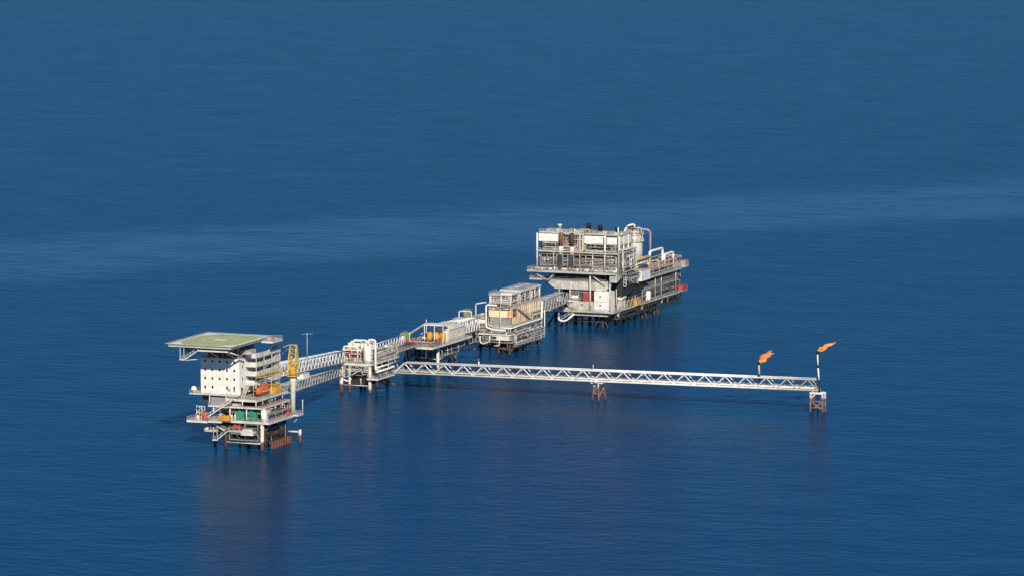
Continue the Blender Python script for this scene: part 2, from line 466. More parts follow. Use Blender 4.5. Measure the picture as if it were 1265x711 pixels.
# accommodation block
acc = MB().box(-24, -9.7, 3.0, 24.5, 18.0, 30.0).build('accommodation_block', M['bright'], t)
seam = MB()
for z in (20.9, 23.85, 26.8): seam.box(-23.98, -9.72, 2.975, 2.999, z, z+.05)
for u in (-21.0,-18.3,-15.6,-12.9): seam.box(u-.025,u+.025,2.976,2.998,18.1,29.9)
seam.build('panel_seam', M['lgrey'], acc)
for r, z in enumerate((28.9, 26.0, 23.1, 20.1)):
    for c in range(5):
        if r == 3 and c == 2: continue
        window(acc, -22.35 + 2.7*c, 3.0, z, .66, .8 if r < 3 else 1.0)
for z in (27.3, 23.2): window(acc, -9.7, 5.4, z, .8, 1.0, 'u')
MB().box(-9.69, -9.6, 4.4, 5.6, 18.05, 20.2).build('door', M['dgrey'], acc)
MB().box(-13.9, -13.1, 2.85, 2.999, 19.0, 19.9).box(-11.9, -11.2, 2.85, 2.999, 19.0, 19.9).build('vent_box', M['grey'], acc)
MB().box(-27.2, -9.2, .4, 2.99, 17.7, 17.98).build('base_walkway', M['white'], t)
MB().box(-27.3, -24.02, 2.99, 12, 17.75, 17.98).build('side_walkway', M['white'], t)
railing(t, [(-9.3,.5,18), (-27.1,.5,18), (-27.1,11.9,18)])
MB().box(-23.6, -12.65, 3.6, 24.2, 14.6, 17.74).build('gap_shade_plinth', M['dgrey'], t)  # dark colour paints the shaded gap below the accommodation block
# side galleries looking over the crane deck
for z in (20.8, 23.9, 27.0, 30.05):
    b = MB(); b.box(-9.69, -5.6, 8, 27.6, z-.22, z)
    b.build('gallery_floor', M['lgrey'], t)
    p = MB(); p.box(-5.78, -5.62, 8, 27.6, z+.002, z+1.5).box(-9.69, -5.79, 7.99, 8.13, z+.002, z+1.5).box(-9.69, -5.79, 27.47, 27.61, z+.002, z+1.5)
    p.build('gallery_parapet', M['white'], t)
for v in (8.3, 14.6, 21, 27.3): column(t, -5.9, v, 17.05, 30, .16, 'lgrey', 8)
for k in range(4): stair(t, (-7.6,22-(k%2)*8,18 if k == 0 else 17.8+3.05*k), (-7.6,14+(k%2)*8,20.8+3.07*k), .8, 'lgrey')
MB().box(-9.6,-6.2,24.6,27.4,17.1,29.8).build('stair_tower', M['lgrey'], t)
stair(t, (-8.6,3.2,17.05), (-8.6,7.6,20.8), 1.0)
# roof below the helideck
railing(t, [(-23.9,3.1,30), (-9.8,3.1,30), (-9.8,8,30)])
for i, (u, v, w, h) in enumerate(((-21.8,4.2,3.4,1.4), (-15.8,4.6,2.6,1.2))):
    MB().box(u, u+w, v, v+1.6, 30.02, 30+h).box(u+.2, u+w-.2, v+.15, v+1.45, 30+h, 30.2+h).build('roof_locker', M['red'], t)
MB().box(-22, -12, 9, 20, 30.02, 33.2).build('roof_plant_room', M['dgrey'], t)
MB().box(-10.8,-7.2,6,11,31.2,32.7).drum((-8.9,5.2,31.8), .55, 2.8, 'x', 12).build('roof_cooler', M['lgrey'], t)
# helideck
HX0, HX1, HY0, HY1, HZ = -29.8, -6.7, -10.0, 20.6, 35.9
hd = MB().box(HX0, HX1, HY0, HY1, HZ-.5, HZ).build('helideck', M['deckgr'], t)
b = MB(); bw = .75
for (a0,a1,c0,c1) in ((HX0+.05,HX1-.05,HY0+.05,HY0+.05+bw), (HX0+.05,HX1-.05,HY1-.05-bw,HY1-.05), (HX0+.05,HX0+.05+bw,HY0+.06+bw,HY1-.06-bw), (HX1-.05-bw,HX1-.05,HY0+.06+bw,HY1-.06-bw)):
    b.box(a0,a1,c0,c1,HZ+.001,HZ+.02)
b.prism([(HX1-bw-.1,HY0+bw+.1),(HX1-bw-.1,HY0+bw+5.0),(HX1-bw-4.2,HY0+bw+.1)], 'z', HZ+.001, HZ+.021)
b.prism([(HX0+bw+.1,HY1-bw-.1),(HX0+bw+.1,HY1-bw-6.0),(HX0+bw+4.6,HY1-bw-.1)], 'z', HZ+.001, HZ+.021)
b.prism([(HX0+bw+.1,HY0+bw+.1),(HX0+bw+4.6,HY0+bw+.1),(HX0+bw+.1,HY0+bw+6)], 'z', HZ+.001, HZ+.021)
b.build('white_border', M['mark'], hd)
cu, cv = (HX0+HX1)/2+.3, (HY0+HY1)/2+.6
b = MB(); n = 64
vs = []
for rr in (5.5, 6.6):
    for z in (HZ+.003, HZ+.024):
        vs += [(cu+rr*math.cos(2*PI*i/n), cv+rr*math.sin(2*PI*i/n), z) for i in range(n)]
fs = []
for i in range(n):
    j = (i+1) % n
    fs += [(n+i, n+j, 3*n+j, 3*n+i)[::-1], (i, j, n+j, n+i)[::-1], (2*n+i, 2*n+j, 3*n+j, 3*n+i)]
b.add(vs, fs).build('yellow_ring', M['ring'], hd)
b = MB()
b.box(cu-1.7,cu-.75,cv-2,cv+2,HZ+.004,HZ+.03).box(cu+.75,cu+1.7,cv-2,cv+2,HZ+.004,HZ+.03).box(cu-.75,cu+.75,cv-.5,cv+.5,HZ+.004,HZ+.03)
b.build('landing_letter', M['mark'], hd)
b = MB()   # safety net sloping out round the edge
W = .75
o = [(HX0-W,HY0-W,HZ+.15),(HX1+W,HY0-W,HZ+.15),(HX1+W,HY1+W,HZ+.15),(HX0-W,HY1+W,HZ+.15)]
i4 = [(HX0,HY0,HZ-.25),(HX1,HY0,HZ-.25),(HX1,HY1,HZ-.25),(HX0,HY1,HZ-.25)]
for k in range(4):
    a, c, d, e = V(i4[k]), V(i4[(k+1)%4]), V(o[k]), V(o[(k+1)%4])
    b.tube(d, e, .07, 5); nn = 11
    for q in range(nn+1): b.tube(a.lerp(c,q/nn), d.lerp(e,q/nn), .05, 5)
    for q in (.33,.66): b.tube(a.lerp(d,q), c.lerp(e,q), .035, 4)
b.build('safety_net', M['net'], hd)
b = MB()   # girders below the plate
b.box(HX0+.02,HX1-.02,HY0+.02,HY0+.3,HZ-.95,HZ-.52).box(HX0+.02,HX1-.02,HY1-.3,HY1-.02,HZ-.95,HZ-.52)
b.box(HX0+.02,HX0+.3,HY0+.3,HY1-.3,HZ-.95,HZ-.52).box(HX1-.3,HX1-.02,HY0+.3,HY1-.3,HZ-.95,HZ-.52)
for k in range(1, 6):
    x = HX0+(HX1-HX0)*k/6; b.box(x-.12,x+.12,HY0+2.5,HY1-.3,HZ-1.5,HZ-.53)
b.build('helideck_girder', M['lgrey'], t)
for u, v, z0, v0 in ((-23,3.6,30,-7.5), (-17,3.6,30,-8), (-11,3.6,30,-8), (-23.5,15,30,15), (-10.5,15,30,15), (-17,20,30,19)):
    brace(t, (u,v,z0), (u,v0,HZ-1.5), .2, 'lgrey', 'strut')
for u in (-22,-16.8,-11): column(t, u, 5, 30, HZ-1.5, .2, 'white')
brace(t, (-6.2,20,30.4), (-7.4,24,33.6), .25, 'white', 'strut')
MB().path([(-5.9,17,30.2),(-5.4,18.5,32.0),(-4.6,20.0,34.0),(-4.0,20.4,35.0)], .28, 8).build('strut', M['white'], t)
deck(t, -6.4, -2.2, 13.5, 21.8, 35.0, .5, 'plate', 'white')
MB().box(-5.8,-4.2,17,20,35.05,36.1).build('foam_cabinet', M['pink'], t)
# hanging catwalk under the front edge
b = MB(); b.box(-19.4,-8.3,-9.2,-8.0,33.75,34.0)
b.build('catwalk', M['white'], t); railing(t, [(-19.3,-8.95,34), (-8.4,-8.95,34)], 1.0, 'white')
for u in (-18.6,-14,-9.2): column(t, u, -8.1, 34, HZ-1.31, .09, 'white', 6, 'hanger')
stair(t, (-24.2,-8.5,30.7), (-19.4,-8.5,33.95), .9)
deck(t, -26.0, -24.2, -9.4, -7.6, 30.7, .25, 'lgrey', 'white')
for u in (-25.8, -24.4): column(t, u, -9.2, 30.7, HZ-1.31, .13, 'white', 6, 'hanger')
MB().bar((-24.2,-8.5,30.45), (-20.0,3.0,29.9), .3).build('catwalk_beam', M['white'], t)
mazes(t, (-26,-9, -7,2, 33.4,34.2), 4, 19, ('lgrey','grey','pink','white'), (.07,.13))
MB().tube((-8,-8,HZ-2.2), (-8,4,30.4), .3, 8).build('strut', M['lgrey'], t)

# ---- things standing on it
c = CR = thing('pedestal_crane', 'yellow lattice boom crane on a tall white pedestal beside the lifeboat deck', 'crane', (2.3, 20.1, 9.7))
MB().lathe([(.85,0),(.85,9.6),(.95,10.2),(1.15,11.6),(1.15,13.0)], (2.3,20.1,9.76), 18).build('pedestal', M['white'], c)
MB().lathe([(2.4,0),(2.4,.16),(2.38,.2)], (2.3,20.1,22.8), 20).build('ring_platform', M['yellow'], c)
railing(c, [(2.3+2.3*math.cos(k*PI/5), 20.1+2.3*math.sin(k*PI/5), 23.0) for k in range(11)], 1.0, 'yellow')
MB().lathe([(1.15,0),(1.15,1.6),(1.05,1.9)], (2.3,20.1,23.02), 16).build('slew_column', M['amber'], c)
MB().box(1.1,3.5,19.0,21.7,24.95,26.3).prism([(18.3,25.0),(19.0,25.0),(19.0,26.2),(18.3,25.9)],'x',1.2,2.2).build('machine_house', M['yellow'], c)
g = MB()
for k in (1.0, 3.6):
    g.bar((k,18.9,26.2), (k+.1*(2.3-k),20.6,33.2), .42); g.bar((k,21.8,26.2), (k+.1*(2.3-k),20.9,33.2), .42)
    for j in range(1,5):
        q = j/5; g.bar((k,18.9+1.7*q,26.3+6.9*q), (k,21.8-.9*q,26.3+6.9*q), .22)
        q2 = (j-1)/5; g.bar((k,18.9+1.7*q2,26.3+6.9*q2), (k,21.8-.9*q,26.3+6.9*q), .2)
for j in range(6):
    q = j/5; g.bar((1.15,18.9+1.7*q,26.3+6.9*q), (3.45,18.9+1.7*q,26.3+6.9*q), .14); g.bar((1.15,21.8-.9*q,26.3+6.9*q), (3.45,21.8-.9*q,26.3+6.9*q), .14)
    if j < 5:
        q2 = (j+1)/5; g.bar((1.15,18.9+1.7*q,26.3+6.9*q), (3.45,18.9+1.7*q2,26.3+6.9*q2), .12)
g.box(1.1,3.5,20.3,21.2,33.2,33.5); g.bar((.9,20.5,33.4),(-.6,18.6,32.7),.2)
g.build('gantry', M['yellow'], c)
g = MB(); A = V((1.4,18.0,25.4)); B = V((-4.6,5.2,23.9)); d = (B-A).normalized(); sx = V((-d.y,d.x,0)).normalized(); n = 12
def bp(q, i, j):
    w = .8*(.25+.75*min(1, min(q*4, (1-q)*2.4+.25))); return A.lerp(B,q) + sx*i*.75*w + V((0,0,1))*j*.65*w
for i in (-1,1):
    for j in (-1,1):
        for k in range(n): g.bar(bp(k/n,i,j), bp((k+1)/n,i,j), .2)
for k in range(n):
    for i in (-1,1): g.bar(bp(k/n,i,-1 if k%2 else 1), bp((k+1)/n,i,1 if k%2 else -1), .12)
    for j in (-1,1): g.bar(bp(k/n,-1 if k%2 else 1,j), bp((k+1)/n,1 if k%2 else -1,j), .12)
g.build('boom', M['boomy'], c)
MB().tube((2.0,20.4,33.4), B+V((0,0,.6)), .06, 5).build('pendant_cable', M['grey'], c)
MB().tube(B, B+V((0,0,-3)), .05, 5).box(B.x-.25,B.x+.25,B.y-.2,B.y+.2,B.z-3.7,B.z-3).build('hook_block', M['yellow'], c)

def lifeboat(name, label, u, v, z, L, W, H, m):
    t = thing(name, label, 'lifeboat', (u, v, z))
    b = MB(); n = 12; k = 11; vs = []
    for i in range(k):
        q = i/(k-1); y = (q-.5)*L
        w = max(.06, (1-abs(2*q-1)**2.6)**.6); hh = .35+.65*max(.05, (1-abs(2*q-1)**3))**.5
        for j in range(n):
            a = 2*PI*j/n
            vs.append((u + W/2*w*math.copysign(abs(math.cos(a))**.75, math.cos(a)), v+y, z+H*.5 + H*.5*hh*math.sin(a)))
    b.add(vs, [(i*n+j, i*n+(j+1)%n, (i+1)*n+(j+1)%n, (i+1)*n+j)[::-1] for i in range(k-1) for j in range(n)], True)
    b.add(vs[:n], [tuple(range(n))]).add(vs[-n:], [tuple(range(n))[::-1]])
    b.build('hull', M[m], t)
    MB().box(u-W*.25,u+W*.25,v+L*.12,v+L*.34,z+H*.86,z+H*1.22).build('conning_tower', M[m], t)
    MB().box(u-W*.515,u+W*.515,v-L*.32,v+L*.32,z+H*.44,z+H*.5).build('rubbing_strake', M['bright'], t)
    return t
lifeboat('lifeboat', 'orange enclosed lifeboat slung under the galleries beside the accommodation block', -4.2, 9.6, 17.6, 9.6, 3.2, 2.8, 'orange')
for v in (6.2, 11.6):
    MB().path([(-6.0,v,17.0),(-6.0,v,21.0),(-4.0,v,21.5),(-3.6,v,20.9)], .16, 6).build('davit', M['lgrey'], LQ)
x = thing('equipment_crate', 'amber yellow equipment crate behind the orange lifeboat', 'crate', (-3.2, 18, 17))
MB().box(-4.6,-1.9,15.8,19.2,17.06,19.3).build('crate_body', M['amber'], x)
b = MB()
for u in (-4.65,-1.85):
    for v in (15.75,17.5,19.25): b.bar((u,v,17.06),(u,v,20.2),.16)
b.bar((-4.65,15.75,20.2),(-1.85,15.75,20.2),.16).bar((-4.65,19.25,20.2),(-1.85,19.25,20.2),.16).bar((-4.65,15.75,20.2),(-4.65,19.25,20.2),.16).bar((-1.85,15.75,20.2),(-1.85,19.25,20.2),.16)
b.build('crate_frame', M['yellow'], x)
pole = MB().tube((-1.9,11.6,17.05),(-1.9,11.6,24.2),.1,6).box(-2.2,-1.6,11.4,11.8,24.2,24.5)
tag(pole.build('lamp_mast', M['white'], None), 'slim white lamp mast in front of the orange lifeboat and amber crate', 'lamp post')
def tank_box(name, label, cat, u0, u1, v0, v1, z, h, m, grp=None, lid=True):
    t = thing(name, label, cat, ((u0+u1)/2, (v0+v1)/2, z), grp)
    MB().box(u0,u1,v0,v1,z+.16,z+h).build('body', M[m], t)
    f = MB().box(u0+.15,u1-.15,v0+.1,v0+.4,z+.02,z+.158).box(u0+.15,u1-.15,v1-.4,v1-.1,z+.02,z+.158).box(u0+.15,u0+.5,v0+.4,v1-.4,z+.02,z+.158).box(u1-.5,u1-.15,v0+.4,v1-.4,z+.02,z+.158)
    f.build('base_frame', M['dgrey'], t)
    if lid: MB().box(u0+.3,u0+.3+.6*(u1-u0)*.6,v0+.3,v1-.3,z+h+.002,z+h+.28).build('lid', M[m], t)
    r = MB()
    for u in (u0-.03,(u0+u1)/2,u1+.03): r.box(u-.06,u+.06,v0-.05,v0-.001,z+.2,z+h-.02)
    r.box(u0,u1,v0-.06,v0-.052,z+h*.55,z+h*.62).build('rib', M[m], t)
    return t
g = 'green tanks on the lower deck'
tank_box('chemical_tank', 'bright green square tank on the lower deck beside the amber basket', 'tank', -9.1,-6.8,-.5,1.6,9.72,3.2,'green',g)
tank_box('chemical_tank', 'bright green square tank on the lower deck near the white corner cabinet', 'tank', -4.7,-2.2,-.5,1.6,9.72,3.2,'green',g)
tank_box('cargo_basket', 'amber orange cargo basket on the lower deck edge by the zigzag stairs', 'basket', -14.0,-10.6,-3.6,-1.9,9.66,2.0,'amber',None,False)
tank_box('corner_cabinet', 'tall white cabinet on the front corner of the lower deck', 'cabinet', .2,1.7,-.6,.8,9.72,4.0,'bright')
tank_box('hose_cabinet', 'red hose cabinet at the foot of the crane pedestal', 'cabinet', .6,1.9,17.0,18.6,9.72,2.6,'red')
tank_box('pump_unit', 'red pump unit on the low walkway under the amber basket', 'pump', -10.6,-7.9,-.6,.8,6.33,1.7,'red')
x = thing('foam_drum', 'red upright drum on the jutting balcony left of the zigzag stairs', 'drum', (-19.8,-2.6,9.65))
MB().drum((-19.8,-2.6,9.66), 1.0, 2.7).build('shell', M['red'], x); MB().drum((-19.8,-2.6,12.37), .55, .35).build('lid', M['dgrey'], x)
x = thing('tool_box', 'faded orange tool box on the jutting balcony beside the red drum', 'box', (-22.4,-2.4,9.65))
MB().box(-23.2,-21.5,-3.2,-1.8,9.66,11.1).build('body', M['pink'], x); MB().box(-23.25,-21.45,-3.25,-1.75,11.1,11.35).build('lid', M['orange'], x)
x = thing('davit_frame', 'white open lattice davit frame on the outer end of the balcony', 'davit', (-23.5,1.5,9.65))
b = MB()
for u in (-24.4,-22.4):
    for v in (.4,2.6): b.bar((u,v,9.66),(u,v,13.6),.2)
for z in (11.6,13.5):
    for v in (.4,2.6): b.bar((-24.4,v,z),(-22.4,v,z),.16)
    for u in (-24.4,-22.4): b.bar((u,.4,z),(u,2.6,z),.16)
b.bar((-24.4,.4,11.6),(-22.4,.4,13.5),.14).bar((-22.4,2.6,11.6),(-24.4,2.6,13.5),.14)
b.build('frame', M['white'], x); MB().bar((-23.4,2.6,13.5),(-23.4,-1.8,14.2),.24).build('arm', M['white'], x)
x = thing('white_dome', 'white rounded dome on the walkway corner of the accommodation block', 'antenna dome', (-26.0,1.7,18))
MB().lathe([(.3,0),(.3,.5)], (-26.0,1.7,18.0), 10).build('stand', M['lgrey'], x)
MB().lathe([(.3,0),(.8,.15),(1.0,.7),(.9,1.3),(.5,1.75),(.05,1.9)], (-26.0,1.7,18.5), 16).build('dome', M['bright'], x)
x = thing('life_raft_canister', 'small white raft canister at the end of the thin side walkway', 'life raft', (-20.3,-.9,5.9))
MB().lathe([(.3,0),(.55,.1),(.55,1.3),(.3,1.4)], (-20.9,-.9,6.5), 12, 'x').build('canister', M['bright'], x)
MB().box(-20.9,-20.7,-1.3,-.5,5.93,6.2).box(-20.1,-19.9,-1.3,-.5,5.93,6.2).build('cradle', M['grey'], x)

# ================================================================== BRIDGES from the living quarters to the wellhead platform
UB = bridge('footbridge', 'long upper truss footbridge from the accommodation block to the wellhead platform', (-17.2,27.4,19.0), (-33.6,141,10.7), 3.2, 4.2, 26, .2, .13, 'truss', 2, ('white','cream'))
bridge('pipe_bridge', 'lower truss pipe bridge passing under the wellhead platform deck', (-11.5,22.6,13.2), (-34.0,139.5,5.9), 3.0, 3.0, 28, .17, .11, 'lgrey', 3, ('white','grey','lgrey'))
q = .62
ap = V((-17.2,27.4,19.0)).lerp(V((-33.6,141,10.7)), .62)
x = thing('antenna_mast', 'thin grey antenna mast with a crossbar standing on the upper footbridge', 'mast', ap+V((0,0,4.2)))
MB().tube(ap+V((0,0,4.1)), ap+V((0,0,13.0)), .17, 8, .1).build('pole', M['lgrey'], x)
MB().bar(ap+V((-1.9,-.7,12.6)), ap+V((1.9,.7,12.75)), .12).build('crossbar', M['lgrey'], x)
x = thing('white_junction_box', 'pale blue white box on the crane side end of the lower pipe bridge', 'cabinet', (-22.6,84,9.3))
jp = V((-11.5,22.6,13.2)).lerp(V((-34.0,139.5,5.9)), .545)
BASE[x.name] = jp; x.location = jp
MB().box(jp.x-1.2,jp.x+1.3,jp.y-2.5,jp.y+2.5,jp.z+3.1,jp.z+4.9).build('housing', M['bright'], x)
MB().box(jp.x-1.25,jp.x+1.35,jp.y-2.55,jp.y+2.55,jp.z+4.9,jp.z+5.05).build('lid', M['lgrey'], x)

# ================================================================== WELLHEAD PLATFORM
t = WP = thing('wellhead_platform', 'small cluttered wellhead platform with white pipe loops where the bridges meet', 'platform', (-27, 150, 0))
for u, v, m, r in ((-33.2,140.8,'leg',.7), (-30.0,141.0,'leg',.45), (-22.3,141.6,'wleg',.62), (-22.6,148.6,'wleg',.5), (-23.4,160,'leg',.6), (-33,158,'dleg',.6), (-28,150,'dleg',.4)):
    MB().tube((u,v,-6), (u,v,10.0), r, 12).build('leg', M[m], t)
for p, q, r, m in (((-33,140.9,2.6),(-22.4,141.5,2.6),.2,'lgrey'), ((-22.4,141.6,2.6),(-23.4,160,2.6),.2,'lgrey'), ((-33,140.9,.8),(-33,158,5),.2,'brown'), ((-22.4,141.6,1),(-23.4,160,5.4),.2,'brown'),
                   ((-30,141,1),(-22.6,148.6,5),.2,'brown'), ((-23.4,160,2),(-19.6,158,1.2),.3,'rust'), ((-33,158,2.5),(-23.4,160,2.5),.2,'brown'), ((-26.5,143,2.6),(-26.5,143,5),.35,'lgrey')):
    brace(t, p, q, r, m)
MB().box(-31.5,-23.6,144,159,2.4,5.3).build('cellar_module', M['cellar'], t)  # near-black fill that paints the shade between the legs
MB().box(-32.5,-23,144,160,6.4,9.9).build('cellar_module', M['cellar'], t)  # same painted shade just below the main deck
deck(t, -34, -21.3, 140.6, 166, 10.6, .6, 'plate', 'white', railpts=[(-34,140.7,10.63),(-21.4,140.7,10.63),(-21.4,165.9,10.63)])
deck(t, -22.6, -18.2, 139.5, 164, 5.5, .45, 'grey', 'white')
b = MB(); lo = [(-33.9,140.2,7.6),(-31.6,140.2,5.4),(-29.4,140.2,6.2),(-27.2,140.2,7.3),(-25,140.2,8.4),(-23,140.2,9.4)]
for p, q in zip(lo, lo[1:]): b.tube(p, q, .2, 7)
hi = [(-33.9+2.2*k,140.2,9.9) for k in range(6)]; b.tube(hi[0], hi[-1], .16, 7)
for k in range(6):
    b.tube(lo[k], hi[k], .12, 6)
    if k < 5: b.tube(hi[k], lo[k+1], .12, 6)
b.build('hanging_truss', M['lgrey'], t)
for p, q in (((-33,141,3),(-28,150,9)), ((-30,141,3),(-33,158,9)), ((-22.4,141.6,4),(-28,150,.5)), ((-23,148.6,4),(-23.4,160,.6)), ((-33,158,6),(-28,150,1))): brace(t, p, q, .2, 'brown')
for v in (144, 150, 156, 162): brace(t, (-21.4,v,9.9), (-18.6,v-1,5.6), .16, 'lgrey', 'hanger')
pipe(t, [(-32.6,141.6,6.0),(-32.6,141.6,16.6),(-27.2,141.8,16.6),(-27.2,141.8,11)], .36, 'bright')
pipe(t, [(-29.8,144,11),(-29.8,144,18.7),(-24.6,144.4,18.7),(-24.6,144.4,14)], .33, 'bright')
pipe(t, [(-22.6,140.9,17.5),(-22.6,140.9,19.5),(-19.9,141.2,19.5),(-19.9,141.2,8.4),(-19.9,146,8.4)], .42, 'bright')
pipe(t, [(-33.6,141.2,9),(-33.6,141.2,5),(-31.0,141.2,3.9),(-29.5,141.2,5)], .3, 'bright')
pipe(t, [(-18.7,140,8.1),(-18.7,156,8.1),(-20,156,8.1),(-20,160,6)], .34, 'bright')
pipe(t, [(-19.8,141,9.3),(-19.8,163,9.3)], .3, 'bright')
b = MB()     # open-sided shelter
for u in (-33.2,-29.8,-26.2):
    for v in (142.4,149.6): b.bar((u,v,10.62),(u,v,15.2),.34)
b.box(-33.5,-25.9,142.1,149.9,15.0,15.5).box(-33.4,-31.4,142.3,142.6,10.62,13.4).box(-29.6,-26.3,142.3,142.6,10.62,12.6)
b.build('shelter', M['cream'], t)
MB().box(-33,-26.5,145.5,149.4,10.65,14.9).build('panel_room', M['cream'], t)
MB().box(-30.4,-28.8,145.3,145.48,11.6,13.9).build('doorway', M['glass'], t)
mazes(t, (-33,-26, 141,144.5, 11,14.4), 6, 21, ('lgrey','white','pink','red'))
mazes(t, (-24,-21.6, 144,165, 11,15), 10, 22, ('lgrey','white','cream','pink'))
mazes(t, (-33,-30.6, 150,164, 11,15.6), 7, 23, ('white','cream','lgrey'))
mazes(t, (-32,-23, 141,150, 6.2,9.6), 9, 24, ('lgrey','white','grey','pink'))
for i, (u, v) in enumerate(((-25,148),(-24,153),(-24,158),(-24,162),(-33.6,152),(-33.6,158))): skid(t, u, v, 10.64, 2.6, 2.8, 3.2, 70+i)
for k in range(3): MB().drum((-31.8+2.5*k,145.5,15.52), .8, 2.0).build('vent_cowl', M['cream'], t)
x = thing('separator_vessel', 'tall cream white upright vessel at the front of the wellhead platform', 'vessel', (-23.5,142.4,10.62))
MB().vessel((-23.5,142.4,10.9), 1.55, 7.2).build('shell', M['bright'], x); MB().lathe([(1.3,0),(1.3,.5)], (-23.5,142.4,10.64), 16).build('skirt', M['lgrey'], x)
x = thing('knockout_drum', 'cream horizontal drum on the roof of the wellhead shelter', 'vessel', (-30,147,15.6))
MB().lathe([(.4,0),(1.1,.35),(1.25,.8),(1.25,3.8),(1.1,4.2),(.4,4.6)], (-32.2,146.8,17.0), 16, 'x').build('shell', M['cream'], x)
MB().box(-31.3,-30.9,146,147.6,15.52,16.2).box(-29.1,-28.7,146,147.6,15.52,16.2).build('saddle', M['lgrey'], x)
x = thing('filter_vessel', 'slim white upright filter vessel beside the second pipe loop', 'vessel', (-22.6,154,10.62))
MB().vessel((-22.4,156.5,10.64), .8, 5.2, 14).build('shell', M['white'], x); MB().tube((-22.4,156.5,15.7),(-22.4,156.5,16.6),.2,8).build('nozzle', M['grey'], x)

# ================================================================== PIPE BRIDGE onward and the MID platform
bridge('pipe_bridge', 'truss bridge with reddish pipes between the wellhead and pipe support platforms', (-27.3,153,10.75), (-29.2,196.5,10.5), 6.2, 3.7, 15, .17, .11, 'truss', 9, ('pink','lgrey','pink','red','pink','white','pink','lgrey','pink'), sides=(1,))
t = MP = thing('pipe_support_platform', 'slender pipe support platform with amber tanks in the middle of the bridge chain', 'platform', (-29, 215, 0))
for u, v, m in ((-22.9,206.4,'wleg'), (-26.4,231.7,'wleg'), (-29.0,232.2,'wleg'), (-38.1,213.2,'leg'), (-36.5,230,'dleg'), (-31,208,'dleg')):
    MB().tube((u,v,-6), (u,v,9.4), .6, 12).build('leg', M[m], t)
for p, q, r, m in (((-22.9,206.4,4),(-26.4,231.7,4),.22,'lgrey'), ((-22.9,206.4,8.5),(-25,220,4),.22,'white'), ((-26.4,231.7,1),(-25,220,8.8),.22,'lgrey'), ((-38,213.2,4.2),(-22.9,206.4,4.2),.22,'lgrey'),
                   ((-38.1,213.2,1),(-30.5,210,4.2),.2,'brown'), ((-29,232,3),(-26.4,231.7,6),.2,'white'), ((-34,211.5,4.6),(-30,209.6,9),.2,'white')):
    brace(t, p, q, r, m)
deck(t, -38.5, -20.5, 195.6, 234, 10.0, .7, 'plate', 'white', railpts=[(-38,195.7,10.03),(-20.6,195.7,10.03),(-20.6,233.9,10.03)])
deck(t, -38.3, -26.8, 209, 226, 2.0, .4, 'grey', 'lgrey')
deck(t, -26.2, -23.4, 209, 222, 4.6, .35, 'grey', 'lgrey')
mazes(t, (-37,-28, 209.5,224, 2.5,8.8), 12, 31, ('lgrey','white','grey','pink','cream'))
mazes(t, (-37,-21.5, 196,207, 10.4,11.6), 6, 32, ('pink','lgrey','pink','white','red'))
mazes(t, (-26,-22, 209,230, 5,8.8), 5, 33, ('lgrey','grey'))
for k in range(5):
    u = -32.5+2.1*k
    pipe(t, [(u,195.8,10.6+.15*(k%2)),(u,206,10.6+.15*(k%2))], .3, ('pink','pink','red','pink','pink')[k])
for i, (u, v, z) in enumerate(((-36,210,2.05),(-33,210,2.05),(-30,210,2.05),(-35,216,2.05),(-31,217,2.05),(-36,200,10.05),(-33.5,214,10.05))): skid(t, u, v, z, 2.4, 3, 3.0, 90+i)
pipe(t, [(-27.5,207,10.2),(-27.5,206.2,9),(-27.5,206.2,4.6),(-30.6,207,4.6)], .34, 'bright')
x = thing('store_room', 'white flat roofed store room behind the amber tanks', 'shelter', (-23.5,219,10))
MB().box(-27.0,-20.9,212.5,228,10.05,14.6).build('wall', M['cream'], x); MB().box(-27.4,-20.6,212.0,228.5,14.6,15.0).build('roof', M['bright'], x)
MB().box(-26.0,-22.6,214,220,15.01,16.6).box(-26.3,-22.3,213.7,220.3,16.6,16.85).build('roof_unit', M['cream'], x)
window(x, -20.9, 222, 13.0, 1.0, .9, 'u')
b = MB()
for u in (-28.2,-24.2,-20.7): b.bar((u,206.2,10.04),(u,206.2,16.9),.24); b.bar((u,211.8,10.04),(u,211.8,17.2),.24)
b.box(-28.5,-20.4,205.8,212.0,16.9,17.2).build('awning', M['bright'], t)
g = 'amber tanks under the white awning'
for u, w in ((-27.6,'amber upright tank under the awning, first from the red pipes'), (-24.9,'amber upright tank under the awning, between two like it'), (-22.2,'amber upright tank under the awning, at the outer deck edge')):
    x = thing('amber_tank', w, 'tank', (u,208.4,10.05), g)
    MB().vessel((u+.5,208.4,10.5), 1.05, 3.7, 16).build('shell', M['amber'], x)
    MB().box(u-.2,u+1.2,207.7,209.1,10.04,10.7).build('base', M['dgrey'], x)
x = thing('pipe_boom', 'thin white boom sloping up over the red pipes with a post at its tip', 'boom', (-32,196,10))
MB().bar((-31.6,200,14.3),(-35.3,225,15.2),.5).build('boom', M['white'], x)
MB().bar((-31.6,200,10.04),(-31.6,200,14.3),.3).bar((-35.2,224.6,10.04),(-35.2,224.6,16.6),.26).build('post', M['white'], x)
x = thing('green_shelter', 'small olive green tarpaulin shelter behind the truss of the red pipe bridge', 'shelter', (-37,208,10))
MB().prism([(-38.4,10.34),(-35.2,10.34),(-35.5,12.6),(-36.2,13.5),(-37.6,13.7),(-38.2,12.8)],'y',206,210.5).build('cover', M['olive'], x)
MB().box(-38.45,-35.15,205.9,210.6,10.03,10.3).build('base', M['dgrey'], x)
